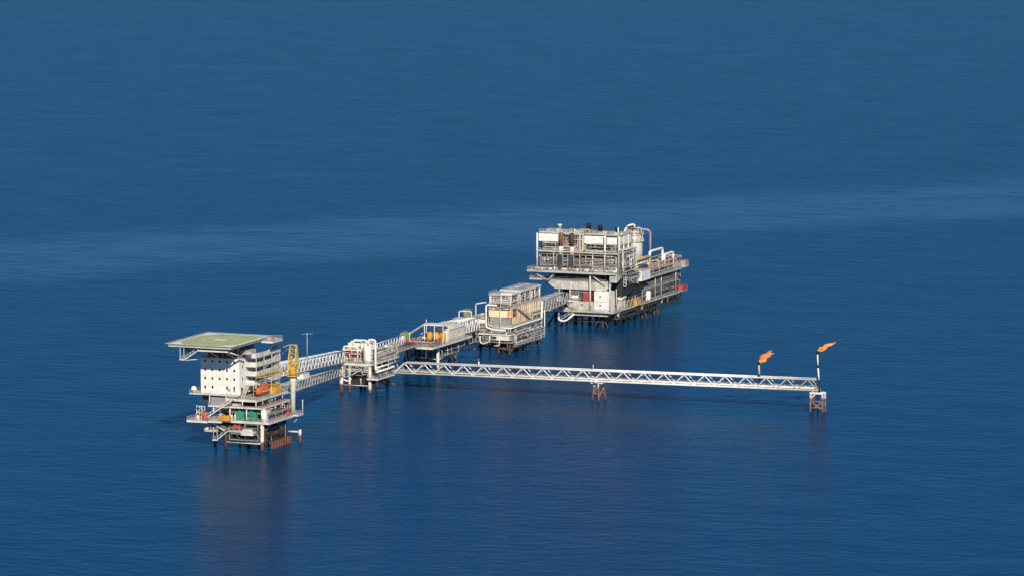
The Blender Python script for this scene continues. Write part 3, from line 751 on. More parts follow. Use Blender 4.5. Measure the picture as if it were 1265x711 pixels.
# white lamp box on the corner
x = thing('white_riser_guard', 'white upright riser casing under the pipe bridge beside the flare bridge', 'pipe', (-38.1,211.5,2))
MB().lathe([(.8,0),(.8,3.4),(.7,3.6)], (-38.4,211.2,4.2), 14).build('casing', M['bright'], x); MB().tube((-38.4,211.2,-3),(-38.4,211.2,4.3),.35,8).build('riser', M['brown'], x)

bridge('footbridge', 'short truss footbridge between the pipe support and compression platforms', (-28.5,234.2,10.2), (-29.5,256.8,9.2), 5, 4.6, 8, .2, .13, 'truss', 4, ('white','lgrey','pink','white'))

# ================================================================== COMPRESSION PLATFORM
t = CP = thing('compression_platform', 'square rust streaked compression platform with a flat grey roof', 'platform', (-20, 272, 0))
for u, v, m in ((-15.9,260.4,'dleg'), (-21.8,263.6,'leg'), (-31.0,268,'dleg'), (-14.9,276,'dleg'), (-15,288,'dleg'), (-24,288,'dleg'), (-31,288,'dleg')):
    MB().tube((u,v,-6), (u,v,7), .55, 12).build('leg', M[m], t)
for p, q, r, m in (((-31,268,1.7),(-15.9,260.4,1.7),.32,'rust'), ((-31,268,1.7),(-31.4,262,.6),.3,'rust'), ((-15.9,260.4,1.6),(-14.9,276,1.6),.28,'brown'), ((-15.9,260.4,.2),(-19,262,5),.24,'rust'), ((-15.9,260.4,.2),(-15.4,268,5),.24,'rust'),
                   ((-14.9,276,.2),(-15.2,270,5),.24,'brown'), ((-14.9,276,.2),(-15,284,5),.24,'brown'), ((-31,268,.2),(-27,266,5),.24,'brown'), ((-15,288,.3),(-14.9,278,5),.24,'brown'), ((-24,288,1.5),(-15,288,1.5),.26,'brown')):
    brace(t, p, q, r, m)
for k in range(5): MB().tube((-28+2.4*k,270+2.5*k,-5),(-28+2.4*k,270+2.5*k,7),.3,8).build('conductor', M['dleg'], t)  # added dark pipes, more dark mass among the legs
MB().box(-28,-17.5,268,287,1.6,4.0).build('cellar_module', M['cellar'], t)  # dark mass added as painted shade above the water
deck(t, -30.5, -14.2, 259.2, 292, 4.6, .35, 'grey', 'grey', rail=False)
rnd = random.Random(31)
for k in range(16):   # hangers, drops and odd braces round the lower levels
    v = 261+1.9*k; p = (-14.0+rnd.uniform(-.3,.3), v, rnd.uniform(2.4,4.4)); q = (-14.3+rnd.uniform(-.6,.4), v+rnd.uniform(-2.2,2.2), rnd.uniform(7,11))
    brace(t, p, q, rnd.uniform(.08,.17), rnd.choice(('lgrey','white','grey','cream','pink')), 'drop_pipe')
for k in range(11):
    u = -31+1.5*k; p = (u, 258.7+rnd.uniform(-.3,.3), rnd.uniform(3.0,4.6)); q = (u+rnd.uniform(-1.5,1.5), 258.6, rnd.uniform(6.8,10.6))
    brace(t, p, q, rnd.uniform(.08,.17), rnd.choice(('lgrey','white','grey','cream','pink')), 'drop_pipe')
for k in range(9): skid(t, -16.6, 262+3.1*k, 4.63, 2.2, 2.2, rnd.uniform(1.4,2.4), 170+k)
deck(t, -33, -14.6, 258.6, 291, 7.6, .4, 'plate', 'white', railpts=[(-32.9,258.7,7.63),(-14.7,258.7,7.63),(-14.7,270,7.63)])
for k in range(8): skid(t, -16.4, 263+3.4*k, 7.63, 1.6, 2.4, 2.2, 180+k)
deck(t, -24.6, -14.2, 259.2, 290.5, 11.2, .6, 'plate', 'lgrey', rail=False)
mazes(t, (-30,-15, 259.5,263, 5,7), 8, 41, ('lgrey','white','pink','grey','cream'))
mazes(t, (-15.6,-13.8, 262,291, 2.6,7), 9, 42, ('lgrey','grey','brown'))
mazes(t, (-32,-24.8, 259,275, 8,13.5), 12, 43, ('lgrey','white','cream','lgrey'))
mazes(t, (-24,-15.2, 259.3,260.6, 8.2,10.8), 6, 44, ('lgrey','white','cream','pink'))
mazes(t, (-15.2,-14.4, 262,290, 8.2,10.8), 6, 45, ('lgrey','white','cream'))
MB().box(-23,-17,262,288,7.65,10.55).build('cellar_room', M['dgrey'], t)
MB().box(-29,-17,264,288,4.65,6.9).build('sub_room', M['dgrey'], t)
MB().box(-20.6,-15.4,258.3,259.1,5.4,7.0).build('end_tank', M['cream'], t)
# wall panels
MB().box(-24.0,-15.4,260.2,289.6,11.25,13.9).build('lower_wall', M['grey'], t)
MB().box(-24.3,-15.1,259.9,289.9,13.95,17.3).build('upper_wall', M['rusty'], t)
MB().box(-15.38,-15.12,262,289,11.3,13.94).build('side_panel', M['rusty'], t)
MB().box(-15.09,-15.03,261.6,264.6,14.0,17.2).build('rust_stain_panel', M['rust'], t)
MB().box(-15.09,-15.04,264.61,266.2,14.6,17.2).build('rust_stain_panel', M['orusty'], t)
b = MB()
for k in range(12): b.box(-15.09,-14.96,266.6+2*k,266.75+2*k,14.0,17.28)
for k in range(5): b.box(-24+2.1*k,-23.9+2.1*k,259.78,259.89,14.0,17.28)
b.box(-15.09,-14.95,261,289.8,15.6,15.7).build('wall_stiffener', M['cream'], t)
mazes(t, (-24,-15.4, 259.4,259.8, 17.0,19.4), 4, 401, ('lgrey','pink','white','cream'))
mazes(t, (-14.9,-14.2, 280,289, 11.4,13.6), 2, 402, ('lgrey','cream','white'))
MB().box(-24.35,-15.0,259.85,289.95,17.31,17.75).build('open_floor', M['rusty'], t)
stair(t, (-14.7,279,11.3), (-14.7,265.5,16.9), .9, 'grey')
railing(t, [(-24.3,259.95,17.76),(-15.05,259.95,17.76),(-15.05,289.8,17.76)])
for v in (260.4, 267.5, 274.6, 281.8, 289.4):
    for u in (-24, -19.5, -15.4): column(t, u, v, 17.75, 22.2, .26, 'white')
b = MB()
for z in (19.6, 21.4):
    b.bar((-24,260.4,z),(-15.4,260.4,z),.24); b.bar((-15.4,260.4,z),(-15.4,289.4,z),.24); b.bar((-24,260.4,z),(-24,289.4,z),.24)
b.build('frame_beam', M['lgrey'], t)
mazes(t, (-23.6,-15.8, 260.6,268, 18,22), 14, 46, ('lgrey','white','cream','pink','lgrey'))
mazes(t, (-20,-15.8, 268,289, 18,22), 16, 47, ('lgrey','white','cream','pink','grey'))
for i, (u, v) in enumerate(((-23,262),(-20,262),(-18,266),(-18,270.5),(-18,275),(-18,279.5),(-18,284),(-22,270),(-22,276))): skid(t, u, v, 17.78, 2.4, 3.2, 3.6, 120+i)
MB().box(-24.4,-15.2,260,268.3,22.2,22.6).build('roof_plate', M['roof'], t)
MB().box(-19.6,-15.0,260.4,268.0,22.61,23.2).build('fan_cowl', M['bright'], t)
MB().box(-24.2,-19.9,260.4,268.0,22.61,23.0).build('vent_deck', M['lgrey'], t)
MB().box(-23.6,-14.8,268.8,290,22.6,23.4).build('high_roof', M['white'], t)
MB().box(-23.4,-15.4,269.1,289.7,23.41,23.6).build('roof_skin', M['roof'], t)
for k in range(4): MB().drum((-19.5,271.5+5*k,23.62), 1.5, .35).build('fan_ring', M['lgrey'], t)
for v in (269.2,274.3,279.4,284.5,289.6): column(t, -15.2, v, 17.7, 22.6, .2); column(t, -23.2, v, 17.7, 22.6, .2)
for v in (269.4,277,285): brace(t, (-15.2,v,19.6), (-15.2,v+4,22.5), .13, 'lgrey')
mazes(t, (-22,-15.6, 269,289, 20.6,22.4), 4, 403, ('lgrey','cream','grey'))
railing(t, [(-24.3,260.1,22.61),(-24.3,268,22.61)])
pipe(t, [(-20.5,258.9,18.6),(-25.0,258.9,18.6),(-25.0,258.9,10.0),(-22,258.9,9.2),(-17,258.9,9.2)], .36, 'bright')
pipe(t, [(-13.9,288.5,17.2),(-13.9,288.5,10.4),(-13.9,262,10.4),(-15,258.9,10.0),(-20,258.9,10.0)], .34, 'bright')
pipe(t, [(-13.9,291.4,13.5),(-13.9,291.4,3.2)], .24, 'white'); pipe(t, [(-19.2,258.7,17),(-19.2,258.7,8.2)], .16, 'white')
pipe(t, [(-27.4,258.6,6.6),(-27.4,258.6,4.3),(-26.3,258.6,3.6),(-23.5,258.6,4.6),(-23.5,258.6,6.8)], .26, 'white')
pipe(t, [(-22.6,258.4,6.8),(-19.4,258.4,6.8),(-19.4,258.4,3.2),(-21.6,258.4,3.2)], .24, 'white')
# cold side wing
stair(t, (-31.5,260,7.7), (-26,260,14), 1.0)
pipe(t, [(-36,258.5,8),(-36,258.5,15.8),(-31,258.7,15.8),(-31,258.7,9)], .3, 'white')
pipe(t, [(-33,268,8),(-33,268,17.6),(-28.5,268,18.4),(-27,268,17.4),(-27,268,9)], .3, 'white')
deck(t, -38, -33.05, 257, 269, 7.4, .5, 'grey', 'lgrey')
mazes(t, (-38,-30, 257,263, 8,13), 12, 48, ('lgrey','white','grey','cream','pink'))
mazes(t, (-37,-30, 257.5,260, 3.2,7.2), 8, 49, ('brown','grey','dgrey','lgrey'))
b = MB(); warren(b, (-37.8,257.2,3.4), (-31.5,259.2,3.4), 3.6, 3, .16, .12); b.build('end_truss', M['grey'], t)
for i, (u, v) in enumerate(((-31.8,260),(-29,262),(-31.8,265),(-28.6,267.5),(-36.8,259))): skid(t, u, v, 7.64, 2.6, 2.6, 4.0, 150+i)
x = thing('storage_drum', 'cream horizontal drum on the shaded side deck of the compression platform', 'vessel', (-28,264,8))
MB().lathe([(.4,0),(1.0,.3),(1.2,.8),(1.2,4),(1.0,4.5),(.4,4.8)], (-30.2,258.9+1.6,12.0), 14, 'x').build('shell', M['cream'], x)
MB().box(-29.4,-29,259.6,261.4,7.63,11.2).box(-27,-26.6,259.6,261.4,7.63,11.2).build('saddle', M['lgrey'], x)
x = thing('olive_crate', 'dull olive crate behind the pipe loops at the end of the short footbridge', 'crate', (-35,262,7.4))
MB().box(-36.6,-34.2,264.6,267.4,7.42,15.4).build('body', M['olive'], x); MB().box(-36.8,-34.0,264.4,267.6,15.4,15.7).build('lid', M['grey'], x)

# ================================================================== BRIDGE to the production platform
bridge('footbridge', 'truss footbridge with reddish pipes between the compression and production platforms', (-21.5,292.3,10.9), (-27.3,344,9.6), 4.6, 4.4, 12, .17, .11, 'lgrey', 4, ('pink','lgrey','pink','white'))
# ================================================================== PRODUCTION PLATFORM
t = PP = thing('production_platform', 'largest platform, a tall white production platform at the far end of the chain', 'platform', (-20, 375, 0))
for u, v in ((-32.8,351.5),(-13,351.2),(-12.8,373.6),(-8.6,384),(-8.0,396.4),(-32.8,373),(-32.8,396),(-22.5,362),(-9.5,362),(-22,396)):
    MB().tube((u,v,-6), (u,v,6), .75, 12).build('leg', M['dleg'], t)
for u, v in ((-13,351.2),(-12.8,373.6),(-8.6,384),(-8,396.4),(-32.8,351.5)):
    for du, dv in ((-5,-1.5),(2.2,6),(4.5,-1.5),(1.5,-4)):
        brace(t, (u+du*.72,v+dv*.72,-1.0), (u,v,4.6), .34, 'brown')
for p, q in (((-32.8,351.5,2),(-13,351.2,2)), ((-13,351.2,1.5),(-12.8,373.6,1.5)), ((-32.8,373,.5),(-13,351,5)), ((-8.6,384,3),(-8,396.4,.5)), ((-32.8,351,5),(-32.8,373,.5))): brace(t, p, q, .3, 'brown')
for k in range(8): MB().tube((-30+2.2*k,356+3*(k%3),-5),(-30+2.2*k,356+3*(k%3),6),.35,8).build('conductor', M['dleg'], t)  # dense dark pipes added to deepen the shade under the platform
MB().box(-27,-15,358,420,3.0,5.5).build('cellar_module', M['cellar'], t)  # dark box set back, shade under the lower deck put into its colour
# lower deck
deck(t, -28.6, -6, 345.4, 427, 6.5, .4, 'plate', 'lgrey', railpts=[(-28.5,345.5,6.53),(-6.05,345.5,6.53),(-6.05,426.9,6.53)])
deck(t, -34, -28.7, 344.6, 358, 6.7, .6, 'plate', 'lgrey')
mazes(t, (-13,-6.4, 352,424, 3.0,5.4), 12, 51, ('brown','dgrey','grey','dgrey'))
for k in range(9): MB().drum((-6.6-(k%3)*.8,352+8.2*k+(k%2)*2,4.2), .5, 1.3, 'z', 10).build('drain_pot', M['lgrey'], t)
MB().box(-26,-9,347,354,4.6,5.55).build('belly_tank', M['lgrey'], t)
pipe(t, [(-29.2,345,7),(-29.2,345,2.9),(-27.8,345,2.2),(-25.8,345,2.6),(-22.6,345,5.4)], .42, 'bright')
stair(t, (-28.2,345.2,2.9), (-23.2,345.2,6.0), 1.0, 'lgrey')
# front blocks on the lower deck
w = MB().box(-14.5,-8.2,346,353,6.52,14.6).build('wall_block', M['bright'], t)
MB().box(-14.3,-8.4,345.94,345.995,10.5,10.6).build('panel_seam', M['lgrey'], w)
for z in (12.6,9.0): window(w, -11.9, 346, z, .6, .6)
w = MB().prism([(-27.6,6.55),(-14.6,6.55),(-14.6,10.2),(-22.8,10.2),(-24.6,9.4)], 'y', 346.6, 352).build('wall_block', M['stain'], t)
window(w, -19.9, 346.6, 9.0, .7, .7)
stair(t, (-21.8,345.9,6.6), (-28.0,345.9,10.2), 1.0, 'lgrey')
MB().box(-28.3,-27.5,345.7,347,6.55,10.2).build('pink_panel', M['pink'], t)
deck(t, -31, -22, 347.2, 356, 10.3, .4, 'plate', 'white')
for u in (-16.2,-7.8): column(t, u, 346, 6.5, 21, .3)
for u in (-30,-25.4): column(t, u, 347.6, 6.6, 15, .22, 'lgrey')
# near-black blocks that paint the shade of the inner process levels
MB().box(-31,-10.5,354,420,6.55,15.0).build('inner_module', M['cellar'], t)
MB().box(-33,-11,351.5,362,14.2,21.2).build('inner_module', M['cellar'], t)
MB().prism([(-31.8,14.7),(-10.5,14.7),(-8.8,16.0),(-8.8,18.2),(-35.4,18.2),(-35.4,17.2)], 'y', 348, 351.4).build('belly_module', M['stain'], t)
b = MB()
for k in range(13): b.box(-33.4+1.9*k,-33.25+1.9*k,347.9,347.999,15.6,18.2)
b.build('belly_stiffener', M['lgrey'], t)
MB().box(-36,-8.5,347.9,351.45,18.22,18.4).build('belly_lip', M['lgrey'], t)
mazes(t, (-34,-10, 347,347.8, 18.6,21.2), 4, 52, ('lgrey','grey','dgrey'))
for p, q in (((-39.5,345.5,21),(-36,348,18.0)), ((-35.6,348,16.6),(-31.5,346,21)), ((-15.6,346,21),(-10.5,348,16.4)), ((-40,346,18.4),(-36,348,18.4))): brace(t, p, q, .34, 'lgrey')
deck(t, -41.6, -36.2, 344.8, 352, 18.6, .4, 'lgrey', 'lgrey')
mazes(t, (-26,-20.5, 348,353, 10.6,14), 6, 53, ('lgrey','white','grey'))
# upper front deck and the tall module on it
deck(t, -42.4, -4.8, 344.2, 364, 22.0, .6, 'plate', 'lgrey')
for i in range(9): skid(t, -40+3.9*i, 344.9, 22.03, 2.6, 1.3, 1.5, 200+i, ('pink','lgrey','plate','cream'))
mod = MB().box(-39.2,-5.0,349.2,363,22.03,29.0).build('lower_wall', M['bright'], t)
MB().box(-39.6,-4.6,348.6,363.4,29.0,29.5).build('gallery_floor', M['lgrey'], t)
railing(t, [(-39.5,347.0,29.53),(-4.6,347.0,29.53),(-4.6,363.3,29.53)], 1.1, 'white')
MB().box(-39.55,-4.55,346.9,348.58,29.25,29.5).build('gallery_walk', M['lgrey'], t)
MB().box(-39.0,-5.2,351.2,362.8,29.52,36.4).build('upper_wall', M['lgrey'], t)
MB().box(-39.4,-29.6,349.3,351.1,33.2,36.2).build('white_cladding', M['bright'], t)
MB().box(-20.0,-11.0,349.3,351.1,33.0,36.0).build('white_cladding', M['bright'], t)
MB().box(-10.4,-5.4,349.6,351.1,32.8,35.6).build('white_cladding', M['bright'], t)
MB().box(-5.15,-4.9,352,362,33.0,35.8).build('side_cladding', M['cream'], t)
MB().box(-39.3,-5,349.5,362.9,36.4,36.8).build('roof_plate', M['roof'], t)
railing(t, [(-39.3,349.6,36.83),(-5.1,349.6,36.83),(-5.1,362.8,36.83)], 1.1, 'white')
MB().box(-39.1,-30.2,350.9,351.15,29.9,32.2).build('louvre_bank', M['dgrey'], t)
MB().box(-39.1,-30.2,350.7,350.89,29.6,30.5).box(-30.1,-5.4,350.7,350.89,29.6,30.4).build('sill_panel', M['white'], t)
MB().box(-19.4,-6,350.9,351.15,29.9,32.2).build('louvre_bank', M['dgrey'], t)
MB().box(-39.1,-30.2,350.7,350.89,29.6,30.5).box(-30.1,-5.4,350.7,350.89,29.6,30.4).build('sill_panel', M['white'], t)
MB().box(-38.4,-6,349.0,349.16,27.4,28.6).build('louvre_strip', M['dgrey'], t)
for u in (-39.4,-32.4,-21.2,-15.8,-10.6,-4.6): column(t, u, 347.6, 22.03, 36.6 if u in (-39.4,-10.6,-4.6,-21.2) else 29.2, .38 if u in (-39.4,-10.6,-4.6) else .2, 'white')
for v in (352,357,363.6): column(t, -4.3, v, 22.03, 36.4, .3)
b = MB()
for z in (24.6,29.6,33.0):
    b.bar((-4.3,347.6,z),(-4.3,363.6,z),.3)
b.bar((-4.3,347.6,24.6),(-4.3,352,29.6),.22).bar((-4.3,352,29.6),(-4.3,357,24.6),.22).bar((-4.3,357,29.6),(-4.3,363.6,33),.22)
b.build('side_frame', M['lgrey'], t)
mazes(t, (-38,-6, 347.4,348.9, 24,28.4), 7, 54, ('lgrey','white','grey','pink'))
mazes(t, (-29.4,-20.4, 348.4,350.6, 30,36.4), 9, 55, ('lgrey','white','pink','cream'))
mazes(t, (-19,-6, 348.6,350.4, 30,33), 6, 56, ('lgrey','white','pink'))
mazes(t, (-38,-30, 349.4,350.6, 30,32.8), 4, 57, ('lgrey','white'))
mazes(t, (-4.2,-2.6, 347,362, 22.4,31), 5, 58, ('lgrey','white','cream'))
for u, m in ((-29.4,'tan'), (-24.7,'rust')):
    MB().tube((u,348.0,31.6),(u,348.0,37.0),.75,10).build('exhaust_duct', M['rust'] if u < -28 else M['brown'], t)
    MB().tube((u,348.0,28.4),(u,348.0,31.6),.95,12).build('duct_silencer', M['cream'], t)
    MB().box(u-1.2,u+1.2,347.0,348.9,22.05,28.3).build('turbine_casing', M['dgrey'], t)
    for k in (-1.3,1.3): column(t, u+k, 346.7, 22.03, 28.6, .12, 'lgrey')
for u, h in ((-20.3,3.6), (-15.4,3.2), (-8.0,2.4)):
    s = MB().lathe([(.85,0),(.85,h*.6),(1.0,h*.62),(1.0,h),(.8,h)], (u,355,36.82), 14).build('exhaust_stack', M['black'], t)
    MB().box(u-1.3,u+1.3,353.8,356.2,36.805,37.3).build('stack_base', M['grey'], s)
MB().lathe([(.7,0),(.7,2.2),(.85,2.25),(.85,2.8)], (-32.6,355,36.82), 12).build('vent_stack', M['cream'], t)
MB().tube((-6.6,352,36.8),(-6.6,352,39.6),.35,8).build('vent_pipe', M['cream'], t)
MB().path([(-22.8,352,36.8),(-22.8,352,38.2),(-18.6,352,38.2),(-18.6,352,36.9)],.3,8).build('roof_pipe', M['tan'], t)
MB().box(-38,-34,353,358,36.81,37.6).box(-28,-23.6,353,359,36.81,37.5).build('roof_unit', M['lgrey'], t)
# long side of the platform
deck(t, -16, -5.6, 364.2, 427.5, 16.2, .5, 'plate', 'lgrey', railpts=[(-5.65,364.3,16.23),(-5.65,427.4,16.23),(-15.9,427.4,16.23)])
deck(t, -16, -6.4, 366, 420, 11.6, .4, 'plate', 'grey')
for v in (350,357,371,379,394,401,418):
    column(t, -6.6, v, 6.5, 15.4, .2, 'lgrey')
for v in (366,398):
    brace(t, (-6.9,v,7), (-6.9,v+8,11), .14, 'grey'); brace(t, (-6.9,v+24,11.6), (-6.9,v+16,15.4), .14, 'grey')
mazes(t, (-10,-6.8, 356,424, 7,11), 12, 61, ('lgrey','grey','dgrey','pink','tan'))
mazes(t, (-10,-6.8, 366,424, 12,15.2), 8, 62, ('lgrey','grey','dgrey','brown'))
mazes(t, (-15,-6.4, 366,424, 16.6,21), 22, 63, ('lgrey','white','cream','pink','tan'))
for i in range(11): skid(t, -10.2, 366+5.4*i, 16.23, 3, 3.6, 3.2+(i%3), 230+i, ('lgrey','white','cream','pink'))
for i in range(9): skid(t, -9.8, 357+7.4*i, 6.53, 2.8, 4, 3.0, 260+i, ('lgrey','white','cream','lgrey','pink'))
MB().prism([(-7.2,364.3),(-7.2,377),(-12.5,377),(-15,364.3)],'z',15.2,16.0).build('dark_module', M['cellar'], t)  # near-black fill, painted shade below the side deck
MB().box(-13,-5.0,352.5,376,12.4,20.6).build('dark_module', M['cellar'], t)  # near-black colour stands in for the shaded recess under the upper deck
MB().prism([(345.0,18.4),(357,21.8),(357,22.1),(345.0,21.6)],'x',-7.5,-4.4).build('sloped_hood', M['lgrey'], t)
MB().prism([(355.5,18.6),(362.5,16.9),(362.5,17.2),(355.5,20.2)],'x',-6.2,-4.7).build('sloped_hood', M['white'], t)
MB().prism([(364,17.2),(369,16.3),(369,18.2),(364,20.4)],'x',-5.6,-4.72).build('sloped_hood', M['lgrey'], t)
b = MB()
for k in range(7): b.bar((-4.85,353+2.6*k,20.2),(-4.85,354.3+2.6*k,21.2),.18).bar((-4.85,354.3+2.6*k,21.2),(-4.85,355.6+2.6*k,20.2),.18)
b.bar((-4.85,353,20.2),(-4.85,371.2,20.2),.2).build('side_truss', M['lgrey'], t)
mazes(t, (-4.7,-3.6, 353,369, 16,20.4), 2, 66, ('lgrey','grey'))
stair(t, (-5.2,364,16.3), (-5.2,352,21.6), 1.1, 'lgrey')
b = MB()
for k in range(5): b.bar((-6.2,352.5+4*k,6.8),(-6.2,354.5+4*k,10),.25).bar((-6.2,354.5+4*k,10),(-6.2,356.5+4*k,6.8),.25)
b.build('splice_bracing', M['tan'], t)
MB().box(-15,-7,398,410,11.65,15.2).build('brown_module', M['brown'], t)
# pipe loops and headers on the upper side deck
pipe(t, [(-7.4,385,16.3),(-7.4,389.6,16.4),(-7.4,389.6,26),(-7.4,404.4,26),(-7.4,404.4,18.5),(-7.4,408,18.5)], .55, 'bright')
pipe(t, [(-6.6,404.5,19),(-6.6,404.5,23.4),(-6.6,414.6,23.4),(-6.6,414.6,17)], .5, 'bright')
pipe(t, [(-6.4,366,24.6),(-6.4,387,24.6),(-6.4,387,16.4)], .6, 'tan')
pipe(t, [(-7.0,364,22.6),(-7.0,386,22.6),(-7.0,386,16.4)], .4, 'white')
pipe(t, [(-6.2,366,20.6),(-6.2,384,20.6)], .35, 'pink')
MB().box(-13,-7.4,366,388,20.9,23.8).build('header_module', M['cream'], t)
for v in range(366,389,4): column(t, -6.9, v, 16.3, 24, .2, 'lgrey')
MB().box(-15.8,-6,416,427.2,16.25,18.4).build('end_house', M['lgrey'], t)
rnd = random.Random(79)
v = 377.0
while v < 417:   # packaged units of uneven height standing in a row on the upper side deck
    d = rnd.uniform(2.5,5); h = rnd.uniform(2.2,5.6); u0 = -15.4+rnd.uniform(0,1); u1 = -10.6+rnd.uniform(-.8,.8)
    b = MB().box(u0,u1,v,v+d,16.25,16.2+h*.7)
    for q in (v+.15,v+d-.15):
        b.bar((u1+.15,q,16.25),(u1+.15,q,16.2+h),.18)
    b.bar((u1+.15,v+.15,16.2+h),(u1+.15,v+d-.15,16.2+h),.18).box(u0+.4,u1-1.2,v+.5,v+d-.5,16.2+h*.7,16.2+h)
    b.build('packaged_unit', M[rnd.choice(('stain','lgrey','grey','cream','white'))], t); v += d+rnd.uniform(.6,1.6)
rnd = random.Random(78)
for k in range(16):   # vents, lamp poles and small risers that break the outline of the long side deck
    v = 366+3.9*k; u = rnd.uniform(-13,-6.4); h = rnd.choice((1.6,2.4,3.2,4.6,6.0))
    MB().tube((u,v,16.2),(u,v,16.2+h),rnd.uniform(.1,.32),8).build('vent_pipe', M[rnd.choice(('lgrey','white','pink','cream','tan'))], t)
for k in range(14):   # clutter on the module roof
    u = -37.5+2.45*k; v = 350.6+rnd.uniform(0,2); h = rnd.uniform(.6,2.4)
    if rnd.random() < .5: MB().tube((u,v,36.8),(u,v,36.8+h),rnd.uniform(.1,.4),8).build('vent_pipe', M[rnd.choice(('lgrey','white','rust','cream','dgrey'))], t)
    else: MB().box(u,u+rnd.uniform(.8,1.8),v,v+1.5,36.81,36.8+h*.7).build('roof_unit', M[rnd.choice(('lgrey','grey','cream','stain'))], t)
for k in range(12):   # drops hanging below the lower deck edge
    v = 349+6*k; brace(t, (-6.3-rnd.uniform(0,2),v,rnd.uniform(2.6,4.4)), (-6.3,v+rnd.uniform(-2,2),6.2), rnd.uniform(.1,.2), rnd.choice(('lgrey','grey','white','brown')), 'drop_pipe')
for k in range(12):
    u = -40+3*k; brace(t, (u,344.6,22.0), (u+rnd.uniform(-1,1),344.9,23.2+rnd.uniform(0,1.4)), .16, rnd.choice(('pink','lgrey','white','rust')), 'vent_pipe')
rnd = random.Random(77)
for k in range(15):   # crooked row of upright drums, cabinets and pumps along both side decks
    v = 358+4.5*k; z = 6.53 if k % 2 else 11.62
    if z > 7 and v < 377: continue
    h = rnd.uniform(1.4,3.6); u = -7.4-rnd.uniform(0,1.4)
    if rnd.random() < .5: MB().vessel((u,v,z), rnd.uniform(.5,1.0), h, 12).build('side_drum', M[rnd.choice(('lgrey','white','grey','pink','stain'))], t)
    else: MB().box(u-.7,u+.6,v-rnd.uniform(.6,1.6),v+rnd.uniform(.6,1.6),z,z+h).build('side_cabinet', M[rnd.choice(('lgrey','stain','grey','cream','brown'))], t)
for k in range(9):
    v = 366+6.4*k; brace(t, (-6.3,v,16.3), (-6.3+rnd.uniform(-.5,.2),v+rnd.uniform(-2,2),18.6+rnd.uniform(0,4)), .13, rnd.choice(('lgrey','white','pink')), 'vent_pipe')
x = thing('column_vessel', 'tall silver clad column vessel rising behind the large white module', 'vessel', (-15,394,16.2))
MB().lathe([(2.8,0),(2.8,16.6),(2.4,17.4),(1.2,18.0)], (-15,394,16.25), 24).build('shell', M['silver'], x)
b = MB().lathe([(3.4,0),(3.4,.2)], (-15,394,29.4), 20); b.build('platform_ring', M['lgrey'], x)
railing(x, [(-15+3.3*math.cos(k*PI/6),394+3.3*math.sin(k*PI/6),29.62) for k in range(13)], 1.1, 'cream')
MB().lathe([(3.4,0),(3.4,.2)], (-15,394,32.3), 20).build('platform_ring', M['lgrey'], x)
railing(x, [(-15+3.3*math.cos(k*PI/6),394+3.3*math.sin(k*PI/6),32.52) for k in range(13)], 1.1, 'cream')
MB().path([(-15.5,394,34),(-15.5,394,36.4),(-17.6,392.2,36.0),(-18.9,391.2,34),(-18.9,391.2,24)],.42,8).build('overhead_pipe', M['cream'], x)
MB().path([(-14,394.5,33.6),(-14,394.5,34.6),(-10.4,396.5,34.0),(-9.8,396.8,32.6),(-9.8,396.8,20)],.42,8).build('downcomer_pipe', M['pink'], x)
MB().bar((-18.1,391.4,16.3),(-18.1,391.4,34.6),.5).build('ladder_cage', M['lgrey'], x)
mazes(x, (-18.6,-11.8, 391,393.2, 30,35.6), 3, 64, ('cream','lgrey','white'))
x = thing('deck_house', 'small bright white deck house with a dark roof hood on the upper side deck', 'cabin', (-6,375,16.2))
MB().box(-7.0,-3.6,370.6,380.4,16.25,20.6).build('wall', M['bright'], x); MB().box(-7.2,-3.4,370.3,380.7,20.6,20.9).build('roof', M['lgrey'], x)
MB().box(-6.4,-4.2,375,379,20.91,22.2).build('roof_unit', M['dgrey'], x)
x = thing('red_tank', 'red square tank on top of the front wall block under the white belly module', 'tank', (-18,349,10.2))
MB().box(-19.8,-16.7,347.6,350.6,10.25,13.8).build('body', M['red'], x); MB().box(-19.9,-16.6,347.5,350.7,13.8,14.05).build('lid', M['pink'], x)
x = thing('white_pump', 'white rounded pump casing beside the red square tank', 'pump', (-23.6,348,10.3))
MB().drum((-24.9,348.6,11.5), .95, 2.8, 'x', 14).build('casing', M['bright'], x); MB().box(-24.6,-22.4,348,349.2,10.33,10.7).build('base', M['dgrey'], x)
x = thing('end_basket', 'faded red cargo basket on the far end of the upper side deck', 'basket', (-5,423,16.2))
MB().box(-6.4,-4.4,423,427.2,17.3,18.9).build('body', M['pink'], x); MB().box(-6.4,-4.4,422.9,427.3,16.25,17.29).build('stand', M['lgrey'], x)
x = thing('end_basket', 'red cargo basket on the far end of the lower deck', 'basket', (-5,424,6.5))
MB().box(-6.4,-4.6,420.5,426.8,7.2,8.9).build('body', M['red'], x); MB().box(-6.3,-4.7,420.6,426.7,6.55,7.18).build('stand', M['grey'], x)
x = thing('yellow_cabinet', 'yellow cabinet by the long side railing of the lower deck', 'cabinet', (-5.6,372,6.5))
MB().box(-6.6,-5.3,369.5,374.5,6.56,8.9).build('body', M['yellow'], x); MB().box(-6.7,-5.2,369.4,374.6,8.9,9.1).build('lid', M['tan'], x)
x = thing('cream_drum', 'cream horizontal drum at the corner behind the plain white wall block', 'vessel', (-7,355,6.5))
MB().lathe([(.4,0),(1.2,.3),(1.5,.9),(1.5,5),(1.2,5.6),(.4,5.9)], (-6.9,353.6,11.6), 16, 'y').build('shell', M['cream'], x)
MB().box(-8,-5.8,354.6,355.2,6.56,10.8).box(-8,-5.8,357.6,358.2,6.56,10.8).build('saddle', M['lgrey'], x)
x = thing('pale_tank', 'pale upright tank halfway along the lower deck near the yellow cabinet', 'tank', (-7,384,6.5))
